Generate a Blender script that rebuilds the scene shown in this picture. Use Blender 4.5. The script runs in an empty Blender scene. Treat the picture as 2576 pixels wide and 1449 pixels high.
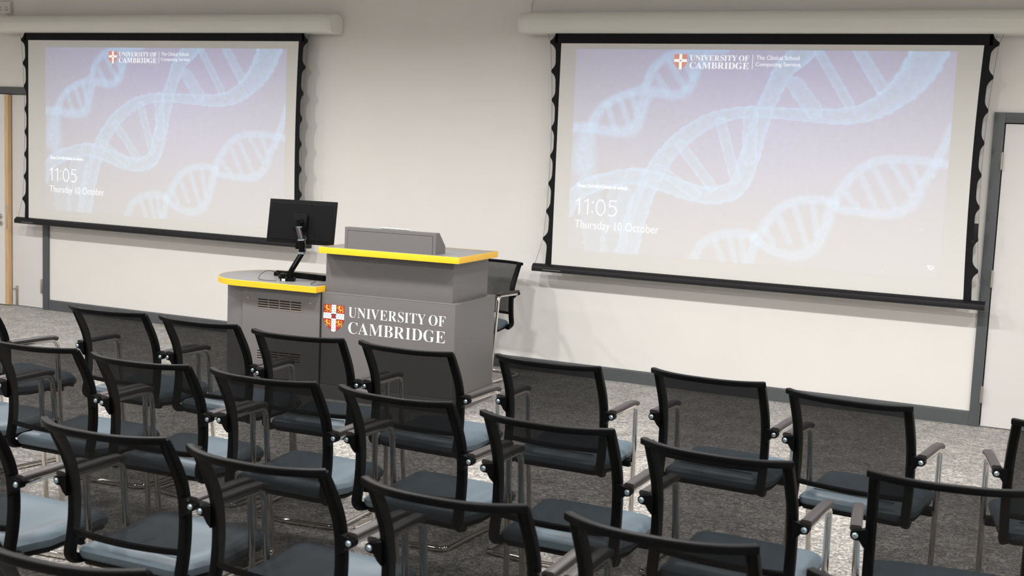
import bpy, bmesh, math, random
import numpy as np
from mathutils import Vector, Matrix

scene = bpy.context.scene
COL = scene.collection

# ------------------------------------------------------------------ camera
CAM = (0.81777, -8.87932, 1.76767)
R2 = (0.903672, 0.426174, 0.041873)
U2 = (-0.086580, 0.086069, 0.992520)
FW = (-0.419382, 0.900538, -0.114676)
cd = bpy.data.cameras.new('camera')
cd.sensor_width = 36.0
cd.sensor_fit = 'HORIZONTAL'
cd.lens = 43.876
cd.clip_start = 0.05
cd.clip_end = 60
cd.dof.use_dof = True
cd.dof.focus_distance = 6.6
cd.dof.aperture_fstop = 5.6
cam = bpy.data.objects.new('camera', cd)
M = Matrix.Identity(4)
for i in range(3):
    M[i][0] = R2[i]; M[i][1] = U2[i]; M[i][2] = -FW[i]; M[i][3] = CAM[i]
cam.matrix_world = M
COL.objects.link(cam)
scene.camera = cam

# ------------------------------------------------------------------ world, exposure
w = bpy.data.worlds.new('world'); scene.world = w; w.use_nodes = True
w.node_tree.nodes['Background'].inputs[0].default_value = (0.9, 0.93, 1.0, 1)
w.node_tree.nodes['Background'].inputs[1].default_value = 0.15
scene.view_settings.view_transform = 'Standard'
scene.view_settings.look = 'None'
scene.view_settings.exposure = 0.0
scene.view_settings.gamma = 1.0
scene.view_settings.use_curve_mapping = False

# ------------------------------------------------------------------ materials
def pbsdf(name):
    m = bpy.data.materials.new(name); m.use_nodes = True
    return m, m.node_tree, m.node_tree.nodes['Principled BSDF']
def mat(name, col, rough=0.5, metal=0.0, spec=0.5, noise=0.0, nscale=40.0, bump=0.0, coat=0.0, stretch=None):
    m, nt, b = pbsdf(name)
    b.inputs['Base Color'].default_value = (*col, 1)
    b.inputs['Roughness'].default_value = rough
    b.inputs['Metallic'].default_value = metal
    b.inputs['Specular IOR Level'].default_value = spec
    b.inputs['Coat Weight'].default_value = coat
    if noise or bump:
        tc = nt.nodes.new('ShaderNodeTexCoord'); mp = nt.nodes.new('ShaderNodeMapping')
        if stretch: mp.inputs['Scale'].default_value = stretch
        n = nt.nodes.new('ShaderNodeTexNoise'); n.inputs['Scale'].default_value = nscale; n.inputs['Detail'].default_value = 4
        nt.links.new(tc.outputs['Object'], mp.inputs['Vector']); nt.links.new(mp.outputs[0], n.inputs['Vector'])
        if noise:
            r = nt.nodes.new('ShaderNodeValToRGB')
            r.color_ramp.elements[0].position = 0.3; r.color_ramp.elements[1].position = 0.7
            r.color_ramp.elements[0].color = (*[c*(1-noise) for c in col], 1)
            r.color_ramp.elements[1].color = (*[min(1, c*(1+noise)) for c in col], 1)
            nt.links.new(n.outputs['Fac'], r.inputs[0]); nt.links.new(r.outputs[0], b.inputs['Base Color'])
        if bump:
            bp = nt.nodes.new('ShaderNodeBump'); bp.inputs['Strength'].default_value = bump; bp.inputs['Distance'].default_value = 0.002
            nt.links.new(n.outputs['Fac'], bp.inputs['Height']); nt.links.new(bp.outputs[0], b.inputs['Normal'])
    return m
def emat(name, col, strength, base=None):
    m, nt, b = pbsdf(name)
    b.inputs['Base Color'].default_value = (*(base or col), 1)
    b.inputs['Roughness'].default_value = 0.8
    b.inputs['Specular IOR Level'].default_value = 0.1
    b.inputs['Emission Color'].default_value = (*col, 1)
    b.inputs['Emission Strength'].default_value = strength
    return m

MT = {}
MT['wall'] = mat('wall_paint', (0.80, 0.782, 0.755), 0.75, spec=0.25, noise=0.012, nscale=3, bump=0.05)
MT['ceiling'] = mat('ceiling_paint', (0.82, 0.81, 0.78), 0.9, spec=0.1, noise=0.02, nscale=5)
MT['trim'] = mat('dark_grey_trim', (0.085, 0.092, 0.098), 0.45, noise=0.04, nscale=12)
MT['door'] = mat('door_laminate', (0.74, 0.72, 0.71), 0.4, noise=0.01, nscale=2)
MT['wood'] = mat('ash_lipping', (0.66, 0.45, 0.25), 0.45, noise=0.14, nscale=14, stretch=(6, 6, 0.4))
MT['steel'] = mat('brushed_steel', (0.52, 0.49, 0.45), 0.3, metal=1.0, noise=0.06, nscale=80)
MT['dark'] = mat('dark_gap', (0.012, 0.012, 0.012), 0.8)
MT['screen_black'] = mat('screen_black_border', (0.007, 0.0065, 0.008), 0.7, spec=0.2, noise=0.1, nscale=30)
MT['bar_black'] = mat('anodised_black_bar', (0.006, 0.0055, 0.007), 0.5, spec=0.3, noise=0.05, nscale=20)
MT['housing'] = mat('screen_housing_white', (0.82, 0.815, 0.755), 0.28, spec=0.5, coat=0.2, noise=0.012, nscale=3)
MT['cap'] = mat('housing_end_cap', (0.80, 0.79, 0.73), 0.45, noise=0.02, nscale=9)
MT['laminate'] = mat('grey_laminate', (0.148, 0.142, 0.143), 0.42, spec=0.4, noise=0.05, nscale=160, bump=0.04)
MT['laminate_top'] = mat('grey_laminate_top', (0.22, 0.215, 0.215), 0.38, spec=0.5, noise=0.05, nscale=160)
MT['yellow'] = mat('yellow_edging', (0.88, 0.50, 0.018), 0.35, noise=0.02, nscale=10)
MT['vent'] = mat('vent_brown', (0.30, 0.235, 0.20), 0.45, noise=0.05, nscale=50)
MT['vblack'] = mat('vent_hole', (0.01, 0.01, 0.01), 0.9)
MT['plastic'] = mat('black_plastic', (0.0035, 0.0035, 0.004), 0.42, spec=0.08, noise=0.1, nscale=60, bump=0.03)
MT['mon'] = mat('monitor_black', (0.0035, 0.0035, 0.004), 0.5, spec=0.12, noise=0.08, nscale=90)
MT['monscr'] = emat('monitor_panel', (0.25, 0.35, 0.55), 0.6, (0.02, 0.02, 0.02))
MT['gunmetal'] = mat('gunmetal_arm', (0.10, 0.095, 0.10), 0.3, metal=0.7, noise=0.05, nscale=60)
MT['pad'] = mat('armrest_plastic', (0.036, 0.031, 0.032), 0.42, spec=0.4, noise=0.08, nscale=120, bump=0.05)
MT['chrome'] = mat('chrome', (0.78, 0.74, 0.70), 0.07, metal=1.0, noise=0.01, nscale=30)
MT['bolt'] = mat('zinc_bolt', (0.42, 0.52, 0.58), 0.35, metal=0.9, noise=0.03, nscale=90)
MT['vinyl'] = mat('blue_grey_vinyl', (0.080, 0.110, 0.136), 0.46, spec=0.3, noise=0.03, nscale=150, bump=0.06)
MT['white'] = mat('white_print', (0.86, 0.86, 0.90), 0.5, noise=0.005, nscale=30)
MT['red'] = mat('crest_red', (0.38, 0.022, 0.014), 0.5, noise=0.03, nscale=60)
MT['gold'] = mat('crest_gold', (0.86, 0.56, 0.06), 0.5, noise=0.05, nscale=60)
MT['ink'] = mat('crest_ink', (0.05, 0.06, 0.09), 0.6, noise=0.03, nscale=60)
MT['paper'] = mat('paper', (0.85, 0.86, 0.87), 0.7, noise=0.01, nscale=30)
MT['cable'] = mat('cable_grey', (0.035, 0.035, 0.037), 0.5, noise=0.05, nscale=60)
MT['cord'] = mat('tension_cord', (0.10, 0.095, 0.085), 0.6, noise=0.05, nscale=60)
MT['socket'] = mat('socket_white', (0.70, 0.69, 0.66), 0.4, noise=0.02, nscale=30)
MT['lamp'] = emat('lamp_diffuser', (1.0, 0.95, 0.87), 9.0)
MT['metaltrim'] = mat('lamp_trim', (0.7, 0.7, 0.7), 0.4, noise=0.02, nscale=30)
# projected picture pieces: picture light on the screen cloth
MT['lit_white'] = emat('projected_white', (0.92, 0.96, 1.0), 0.62, (0.66, 0.66, 0.66))
MT['lit_red'] = emat('projected_red', (1.0, 0.30, 0.14), 0.30, (0.62, 0.40, 0.35))  # projected red light is partly painted into the base colour, besides the emission

# mesh fabric of the chair backs: open black weave, about four fifths thread
m, nt, b = pbsdf('black_mesh_fabric')
b.inputs['Base Color'].default_value = (0.012, 0.012, 0.0125, 1)
b.inputs['Roughness'].default_value = 0.75
b.inputs['Specular IOR Level'].default_value = 0.15
tr = nt.nodes.new('ShaderNodeBsdfTransparent'); mx = nt.nodes.new('ShaderNodeMixShader')
tc = nt.nodes.new('ShaderNodeTexCoord'); n = nt.nodes.new('ShaderNodeTexNoise'); n.inputs['Scale'].default_value = 30
mr = nt.nodes.new('ShaderNodeMapRange'); mr.inputs['To Min'].default_value = 0.83; mr.inputs['To Max'].default_value = 0.87
nt.links.new(tc.outputs['Object'], n.inputs['Vector']); nt.links.new(n.outputs['Fac'], mr.inputs['Value'])
nt.links.new(mr.outputs[0], mx.inputs[0]); nt.links.new(tr.outputs[0], mx.inputs[1]); nt.links.new(b.outputs[0], mx.inputs[2])
nt.links.new(mx.outputs[0], nt.nodes['Material Output'].inputs[0])
MT['mesh'] = m

# carpet
m, nt, b = pbsdf('carpet')
tc = nt.nodes.new('ShaderNodeTexCoord')
n1 = nt.nodes.new('ShaderNodeTexNoise'); n1.inputs['Scale'].default_value = 30; n1.inputs['Detail'].default_value = 3; n1.inputs['Distortion'].default_value = 2.2
n2 = nt.nodes.new('ShaderNodeTexNoise'); n2.inputs['Scale'].default_value = 5; n2.inputs['Detail'].default_value = 2
r1 = nt.nodes.new('ShaderNodeValToRGB')
e = r1.color_ramp.elements
e[0].position = 0.38; e[0].color = (0.122, 0.112, 0.103, 1)
e[1].position = 0.60; e[1].color = (0.47, 0.445, 0.41, 1)
k = e.new(0.49); k.color = (0.225, 0.21, 0.195, 1)
mxc = nt.nodes.new('ShaderNodeMix'); mxc.data_type = 'RGBA'; mxc.blend_type = 'MULTIPLY'; mxc.inputs[0].default_value = 0.25
r2_ = nt.nodes.new('ShaderNodeValToRGB'); r2_.color_ramp.elements[0].position = .35; r2_.color_ramp.elements[1].position = .65
nt.links.new(tc.outputs['Object'], n1.inputs['Vector']); nt.links.new(tc.outputs['Object'], n2.inputs['Vector'])
nt.links.new(n1.outputs['Fac'], r1.inputs[0]); nt.links.new(n2.outputs['Fac'], r2_.inputs[0])
nt.links.new(r1.outputs[0], mxc.inputs[6]); nt.links.new(r2_.outputs[0], mxc.inputs[7])
nt.links.new(mxc.outputs[2], b.inputs['Base Color'])
b.inputs['Roughness'].default_value = 0.6
b.inputs['Specular IOR Level'].default_value = 0.35
b.inputs['Sheen Weight'].default_value = 0.25
bp = nt.nodes.new('ShaderNodeBump'); bp.inputs['Strength'].default_value = 0.6; bp.inputs['Distance'].default_value = 0.006
nt.links.new(n1.outputs['Fac'], bp.inputs['Height']); nt.links.new(bp.outputs[0], b.inputs['Normal'])
MT['carpet'] = m

# screen cloth with the projected picture (the picture is light, so it emits)
m, nt, b = pbsdf('projection_cloth')
b.inputs['Base Color'].default_value = (0.73, 0.722, 0.70, 1)
b.inputs['Roughness'].default_value = 0.9
b.inputs['Specular IOR Level'].default_value = 0.1
at = nt.nodes.new('ShaderNodeVertexColor'); at.layer_name = 'picture'
nz = nt.nodes.new('ShaderNodeTexNoise'); nz.inputs['Scale'].default_value = 24; nz.inputs['Detail'].default_value = 3
tc = nt.nodes.new('ShaderNodeTexCoord'); nt.links.new(tc.outputs['Object'], nz.inputs['Vector'])
mr = nt.nodes.new('ShaderNodeMapRange'); mr.inputs['From Min'].default_value = .3; mr.inputs['From Max'].default_value = .7
mr.inputs['To Min'].default_value = 0.82; mr.inputs['To Max'].default_value = 1.18
nt.links.new(nz.outputs['Fac'], mr.inputs['Value'])
nt.links.new(at.outputs['Color'], b.inputs['Emission Color']); nt.links.new(mr.outputs[0], b.inputs['Emission Strength'])
MT['cloth'] = m

# ------------------------------------------------------------------ mesh helpers
class MB:
    def __init__(s): s.v = []; s.f = []; s.mi = []; s.cur = 0
    def add(s, vs, fs):
        o = len(s.v); s.v += [tuple(p) for p in vs]
        for f in fs: s.f.append(tuple(o+i for i in f)); s.mi.append(s.cur)
    def box(s, x0, x1, y0, y1, z0, z1, bev=0.0, mtx=None):
        bm = bmesh.new(); bmesh.ops.create_cube(bm, size=1)
        for v in bm.verts:
            v.co = Vector(((x0+x1)/2+v.co.x*(x1-x0), (y0+y1)/2+v.co.y*(y1-y0), (z0+z1)/2+v.co.z*(z1-z0)))
        if bev: bmesh.ops.bevel(bm, geom=bm.edges[:], offset=bev, segments=2, affect='EDGES', profile=0.7)
        if mtx: bm.transform(mtx)
        s.bm(bm)
    def bm(s, bm):
        bm.verts.index_update()
        s.add([v.co.copy() for v in bm.verts], [[v.index for v in f.verts] for f in bm.faces]); bm.free()
    def prism(s, pts, axis, a, b):
        """pts: 2D polygon; extruded along axis ('x','y','z') from a to b"""
        def P(p, t):
            return (t, p[0], p[1]) if axis == 'x' else ((p[0], t, p[1]) if axis == 'y' else (p[0], p[1], t))
        n = len(pts)
        vs = [P(p, a) for p in pts]+[P(p, b) for p in pts]
        fs = [tuple(range(n)), tuple(range(2*n-1, n-1, -1))]+[(i, i+n, (i+1) % n+n, (i+1) % n) for i in range(n)]
        s.add(vs, fs)
    def sweep(s, path, prof, up=Vector((0, 0, 1)), caps=True, closed=False):
        """prof: list of (a,b) per section or function(i)->list ; a along side, b along up-ish"""
        n = len(path); path = [Vector(p) for p in path]
        rings = []; prevn = None
        for i, p in enumerate(path):
            if closed: t = path[(i+1) % n]-path[(i-1) % n]
            else: t = path[min(i+1, n-1)]-path[max(i-1, 0)]
            t.normalize()
            if prevn is None:
                nn = up-t*up.dot(t)
                if nn.length < 1e-4: nn = Vector((0, 1, 0))-t*t.y
            else: nn = prevn-t*prevn.dot(t)
            nn.normalize(); prevn = nn; sd = t.cross(nn)
            pr = prof(i) if callable(prof) else prof
            rings.append([p+sd*a+nn*b for a, b in pr])
        k = len(rings[0]); vs = [q for r in rings for q in r]; fs = []
        m_ = n if closed else n-1
        for i in range(m_):
            for j in range(k):
                a = i*k+j; b_ = i*k+(j+1) % k; c = ((i+1) % n)*k+(j+1) % k; d = ((i+1) % n)*k+j
                fs.append((a, b_, c, d))
        if caps and not closed:
            fs.append(tuple(range(k-1, -1, -1))); fs.append(tuple((n-1)*k+j for j in range(k)))
        s.add(vs, fs)
    def tube(s, path, r, seg=10, **k):
        s.sweep(path, [(r*math.cos(2*math.pi*j/seg), r*math.sin(2*math.pi*j/seg)) for j in range(seg)], **k)
    def cyl(s, p0, p1, r, seg=16, r1=None):
        p0 = Vector(p0); p1 = Vector(p1); t = (p1-p0).normalized()
        a = t.orthogonal().normalized(); b_ = t.cross(a); r1 = r if r1 is None else r1
        vs = [p0+(a*math.cos(2*math.pi*j/seg)+b_*math.sin(2*math.pi*j/seg))*r for j in range(seg)]
        vs += [p1+(a*math.cos(2*math.pi*j/seg)+b_*math.sin(2*math.pi*j/seg))*r1 for j in range(seg)]
        s.add(vs, [(j, (j+1) % seg, (j+1) % seg+seg, j+seg) for j in range(seg)]+[tuple(range(seg-1, -1, -1)), tuple(range(seg, 2*seg))])
    def grid(s, nu, nv, fn):
        vs = [fn(i/(nu-1), j/(nv-1)) for j in range(nv) for i in range(nu)]
        s.add(vs, [(j*nu+i, j*nu+i+1, (j+1)*nu+i+1, (j+1)*nu+i) for j in range(nv-1) for i in range(nu-1)])
    def mesh(s, name, mats, smooth=True):
        me = bpy.data.meshes.new(name); me.from_pydata(s.v, [], s.f)
        if not isinstance(mats, (list, tuple)): mats = [mats]
        for q in mats: me.materials.append(MT[q] if isinstance(q, str) else q)
        for p, k in zip(me.polygons, s.mi): p.material_index = k
        bm = bmesh.new(); bm.from_mesh(me); bmesh.ops.recalc_face_normals(bm, faces=bm.faces[:]); bm.to_mesh(me); bm.free()
        if smooth:
            for p in me.polygons: p.use_smooth = True
            me.set_sharp_from_angle(angle=math.radians(38))
        return me
    def build(s, name, mats, parent=None, smooth=True):
        return obj(name, s.mesh(name, mats, smooth), parent)
def obj(name, data, parent=None):
    o = bpy.data.objects.new(name, data); COL.objects.link(o)
    if parent: o.parent = parent
    return o
def empty(name, loc=(0, 0, 0), rz=0.0):
    o = obj(name, None); o.location = loc; o.rotation_euler = (0, 0, rz); o.empty_display_size = 0.1
    return o
def tag(o, label=None, cat=None, group=None, kind=None):
    if label: o['label'] = label
    if cat: o['category'] = cat
    if group: o['group'] = group
    if kind: o['kind'] = kind
    return o
def box(name, x0, x1, y0, y1, z0, z1, m, parent=None, bev=0.0):
    b = MB(); b.box(x0, x1, y0, y1, z0, z1, bev); return b.build(name, m, parent)
def struct(o): o['kind'] = 'structure'; return o
def copy_tree(o, parent=None):
    c = o.copy(); COL.objects.link(c)
    if parent: c.parent = parent
    for ch in list(o.children): copy_tree(ch, c)
    return c
def rprof(w_, h_, r=0.25, seg=3):
    """rounded rectangle section, w along side, h along up"""
    rr = min(w_, h_)*r; out = []
    for cx, cy, a0 in ((w_/2-rr, h_/2-rr, 0), (-w_/2+rr, h_/2-rr, 90), (-w_/2+rr, -h_/2+rr, 180), (w_/2-rr, -h_/2+rr, 270)):
        for k_ in range(seg+1):
            a = math.radians(a0+90*k_/seg); out.append((cx+rr*math.cos(a), cy+rr*math.sin(a)))
    return out
def fillet(pts, rad, seg=6):
    pts = [Vector(p) for p in pts]; out = [pts[0]]
    for i in range(1, len(pts)-1):
        r = rad[i] if isinstance(rad, (list, tuple)) else rad
        a = (pts[i-1]-pts[i]); b = (pts[i+1]-pts[i]); la = a.length; lb = b.length; a.normalize(); b.normalize()
        ang = a.angle(b); d = min(r/math.tan(ang/2) if ang < 3.1 else 0, la*0.49, lb*0.49)
        if d < 1e-4: out.append(pts[i]); continue
        p0 = pts[i]+a*d; p1 = pts[i]+b*d
        for k_ in range(seg+1):
            t = k_/seg; out.append(p0*(1-t)**2+pts[i]*2*t*(1-t)+p1*t*t)
    out.append(pts[-1]); return out
def spline(pts, n=8):
    pts = [Vector(p) for p in pts]; P = [2*pts[0]-pts[1]]+pts+[2*pts[-1]-pts[-2]]; out = []
    for i in range(1, len(P)-2):
        for k_ in range(n):
            t = k_/n; a, b, c, d = P[i-1], P[i], P[i+1], P[i+2]
            out.append(0.5*((2*b)+(c-a)*t+(2*a-5*b+4*c-d)*t*t+(3*b-a-3*c+d)*t**3))
    out.append(pts[-1]); return out

# ------------------------------------------------------------------ ceiling downlights (above the frame)
CEIL = 3.05
lm = MB(); ring = []
lm.cyl((0, 0, -0.012), (0, 0, 0.0), 0.15, 32)
trim_me = lm.mesh('lamp_trim', 'metaltrim')
lm = MB(); lm.cyl((0, 0, -0.016), (0, 0, -0.0125), 0.125, 32); diff_me = lm.mesh('lamp_diffuser', 'lamp')
LIGHT_W = 49.5
for ry, scale_ in ((-3.0, 1.0), (-5.7, 0.62), (-8.4, 0.55)):
    for rx in (-9.6, -7.9, -6.2, -4.45, -2.9, -1.2, 0.5, 2.0):
        e_ = tag(empty('ceiling_light', (rx, ry, CEIL)), 'round flush ceiling downlight above the seating', 'ceiling light', 'ceiling downlights')
        obj('lamp_trim', trim_me, e_); obj('diffuser', diff_me, e_)
        ld = bpy.data.lights.new('downlight', 'AREA'); ld.shape = 'DISK'; ld.size = 0.2
        ld.energy = LIGHT_W*scale_*(0.55 if rx < -9 else 0.8 if rx < -7 else 1.0); ld.color = (1.0, 0.982, 0.958); ld.spread = math.radians(166)
        lo = obj('downlight', ld, e_); lo.location = (0, 0, -0.03)

# ------------------------------------------------------------------ room
b = MB(); b.box(-11.2, 3.2, -12.2, 0.0, -0.05, 0.0); struct(b.build('floor', 'carpet'))
b = MB(); b.box(-11.2, 3.2, -12.2, 0.2, CEIL, CEIL+0.05); struct(b.build('ceiling', 'ceiling'))
DL0, DL1 = -9.62, -8.265       # left door opening
DR0, DR1 = 0.212, 1.16         # right door opening
DT = 2.04
b = MB()
for x0, x1, z0, z1 in ((-11.2, DL0, 0, CEIL), (DL0, DL1, DT, CEIL), (DL1, DR0, 0, CEIL), (DR0, DR1, DT, CEIL), (DR1, 3.2, 0, CEIL)):
    b.box(x0, x1, 0.0, 0.12, z0, z1)
struct(b.build('wall_front', 'wall'))
b = MB(); b.box(-11.32, -11.2, -12.2, 0.12, 0, CEIL); struct(b.build('wall_left', 'wall'))
b = MB(); b.box(3.2, 3.32, -12.2, 0.12, 0, CEIL); struct(b.build('wall_right', 'wall'))
b = MB(); b.box(-11.32, 3.32, -12.32, -12.2, 0, CEIL); struct(b.build('wall_back', 'wall'))
# skirting with a small chamfered top
b = MB()
for x0, x1 in ((-8.195, 0.155), (1.23, 3.2), (-11.2, -9.69)):
    b.prism([(0, 0), (-0.018, 0), (-0.018, 0.088), (-0.010, 0.097), (0, 0.099)], 'x', x0, x1)
struct(b.build('baseboard_front', 'trim'))
# door casings
for nm, x0, x1 in (('trim_1', DL0, DL1), ('trim_2', DR0, DR1)):
    b = MB()
    wd = 0.068
    b.box(x0-wd, x0, -0.024, 0.12, 0, DT+wd, 0.003); b.box(x1, x1+wd, -0.024, 0.12, 0, DT+wd, 0.003)
    b.box(x0, x1, -0.024, 0.12, DT, DT+wd, 0.003)
    struct(b.build(nm, 'trim'))
b = MB(); b.box(-9.7, 1.3, 0.125, 0.14, 0, 2.1); struct(b.build('wall_recess', 'dark'))
# right door
d = struct(box('door_1', DR0+0.006, DR1-0.004, -0.006, 0.04, 0.008, DT-0.006, 'door', bev=0.002))
for z in (0.226, 1.009, 1.79):
    h = MB(); h.box(DR0-0.010, DR0+0.006, -0.030, -0.012, z-0.055, z+0.055, 0.002); h.cyl((DR0-0.001, -0.034, z-0.058), (DR0-0.001, -0.034, z+0.058), 0.007)
    h.build('hinge', 'steel', d)
# left pair: passive leaf, and the active leaf standing slightly ajar with its ash edge showing
d = struct(box('door_2', -8.677, DL1-0.004, -0.004, 0.04, 0.01, DT-0.006, 'door', bev=0.002))
h = MB(); h.box(-8.290, -8.262, -0.028, -0.010, 0.155, 0.29, 0.002); h.build('hinge', 'steel', d)
h = MB(); h.box(-8.290, -8.262, -0.028, -0.010, 1.75, 1.88, 0.002); h.build('hinge', 'steel', d)
fb = MB(); fb.box(-8.625, -8.597, -0.016, -0.004, 0.0, 0.20, 0.002); fb.cyl((-8.611, -0.018, 0.0), (-8.611, -0.018, 0.17), 0.006)
fb.cyl((-8.618, -0.022, 0.172), (-8.642, -0.028, 0.165), 0.007)
fb.build('floor_bolt', 'steel', d)
d = struct(box('door_3', DL0+0.004, -8.725, -0.050, -0.006, 0.01, DT-0.006, 'door', bev=0.0))
e2 = MB(); e2.box(-8.725, -8.681, -0.051, -0.005, 0.01, DT-0.006, 0.001); e2.build('edge_lipping', 'wood', d)
e2 = MB(); e2.box(-8.705, -8.688, -0.054, -0.050, 0.75, 0.975, 0.001); e2.build('strike_plate', 'steel', d)
e2 = MB(); e2.cyl((-8.785, -0.05, 0.865), (-8.785, -0.058, 0.865), 0.027, 24); e2.cyl((-8.785, -0.058, 0.865), (-8.785, -0.10, 0.865), 0.010)
e2.tube(fillet([(-8.785, -0.10, 0.865), (-8.80, -0.112, 0.865), (-8.92, -0.112, 0.862)], 0.01), 0.010)
e2.build('door_handle', 'steel', d)
e2 = MB(); e2.cyl((-8.777, -0.05, 0.797), (-8.777, -0.056, 0.797), 0.026, 24); e2.cur = 1; e2.box(-8.780, -8.774, -0.0575, -0.055, 0.788, 0.803)
e2.build('lock_escutcheon', ['steel', 'dark'], d)

# socket plate and thin cable high on the wall
s_ = MB(); s_.box(-8.83, -8.665, -0.034, 0.0, 2.79, 2.905, 0.005)
so = s_.build('wall_socket', 'socket'); tag(so, 'white double wall socket above the left screen housing', 'socket')
s_ = MB()
for sx in (-8.79, -8.71):
    for dx, dz in ((0, .018), (-.011, -.006), (.011, -.006)): s_.box(sx+dx-.003, sx+dx+.003, -0.036, -0.0335, 2.835+dz-.006, 2.835+dz+.006)
s_.build('socket_holes', 'ink', so)
s_ = MB(); s_.tube(spline([(-3.235, -0.06, 2.755), (-3.245, -0.012, 2.79), (-3.245, -0.008, 2.85), (-3.20, -0.008, 2.93), (-3.14, -0.008, 3.04)]), 0.004, 8)
tag(s_.build('screen_cable', 'socket'), 'thin pale cable running up the wall from the right screen housing', 'cable')
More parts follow.
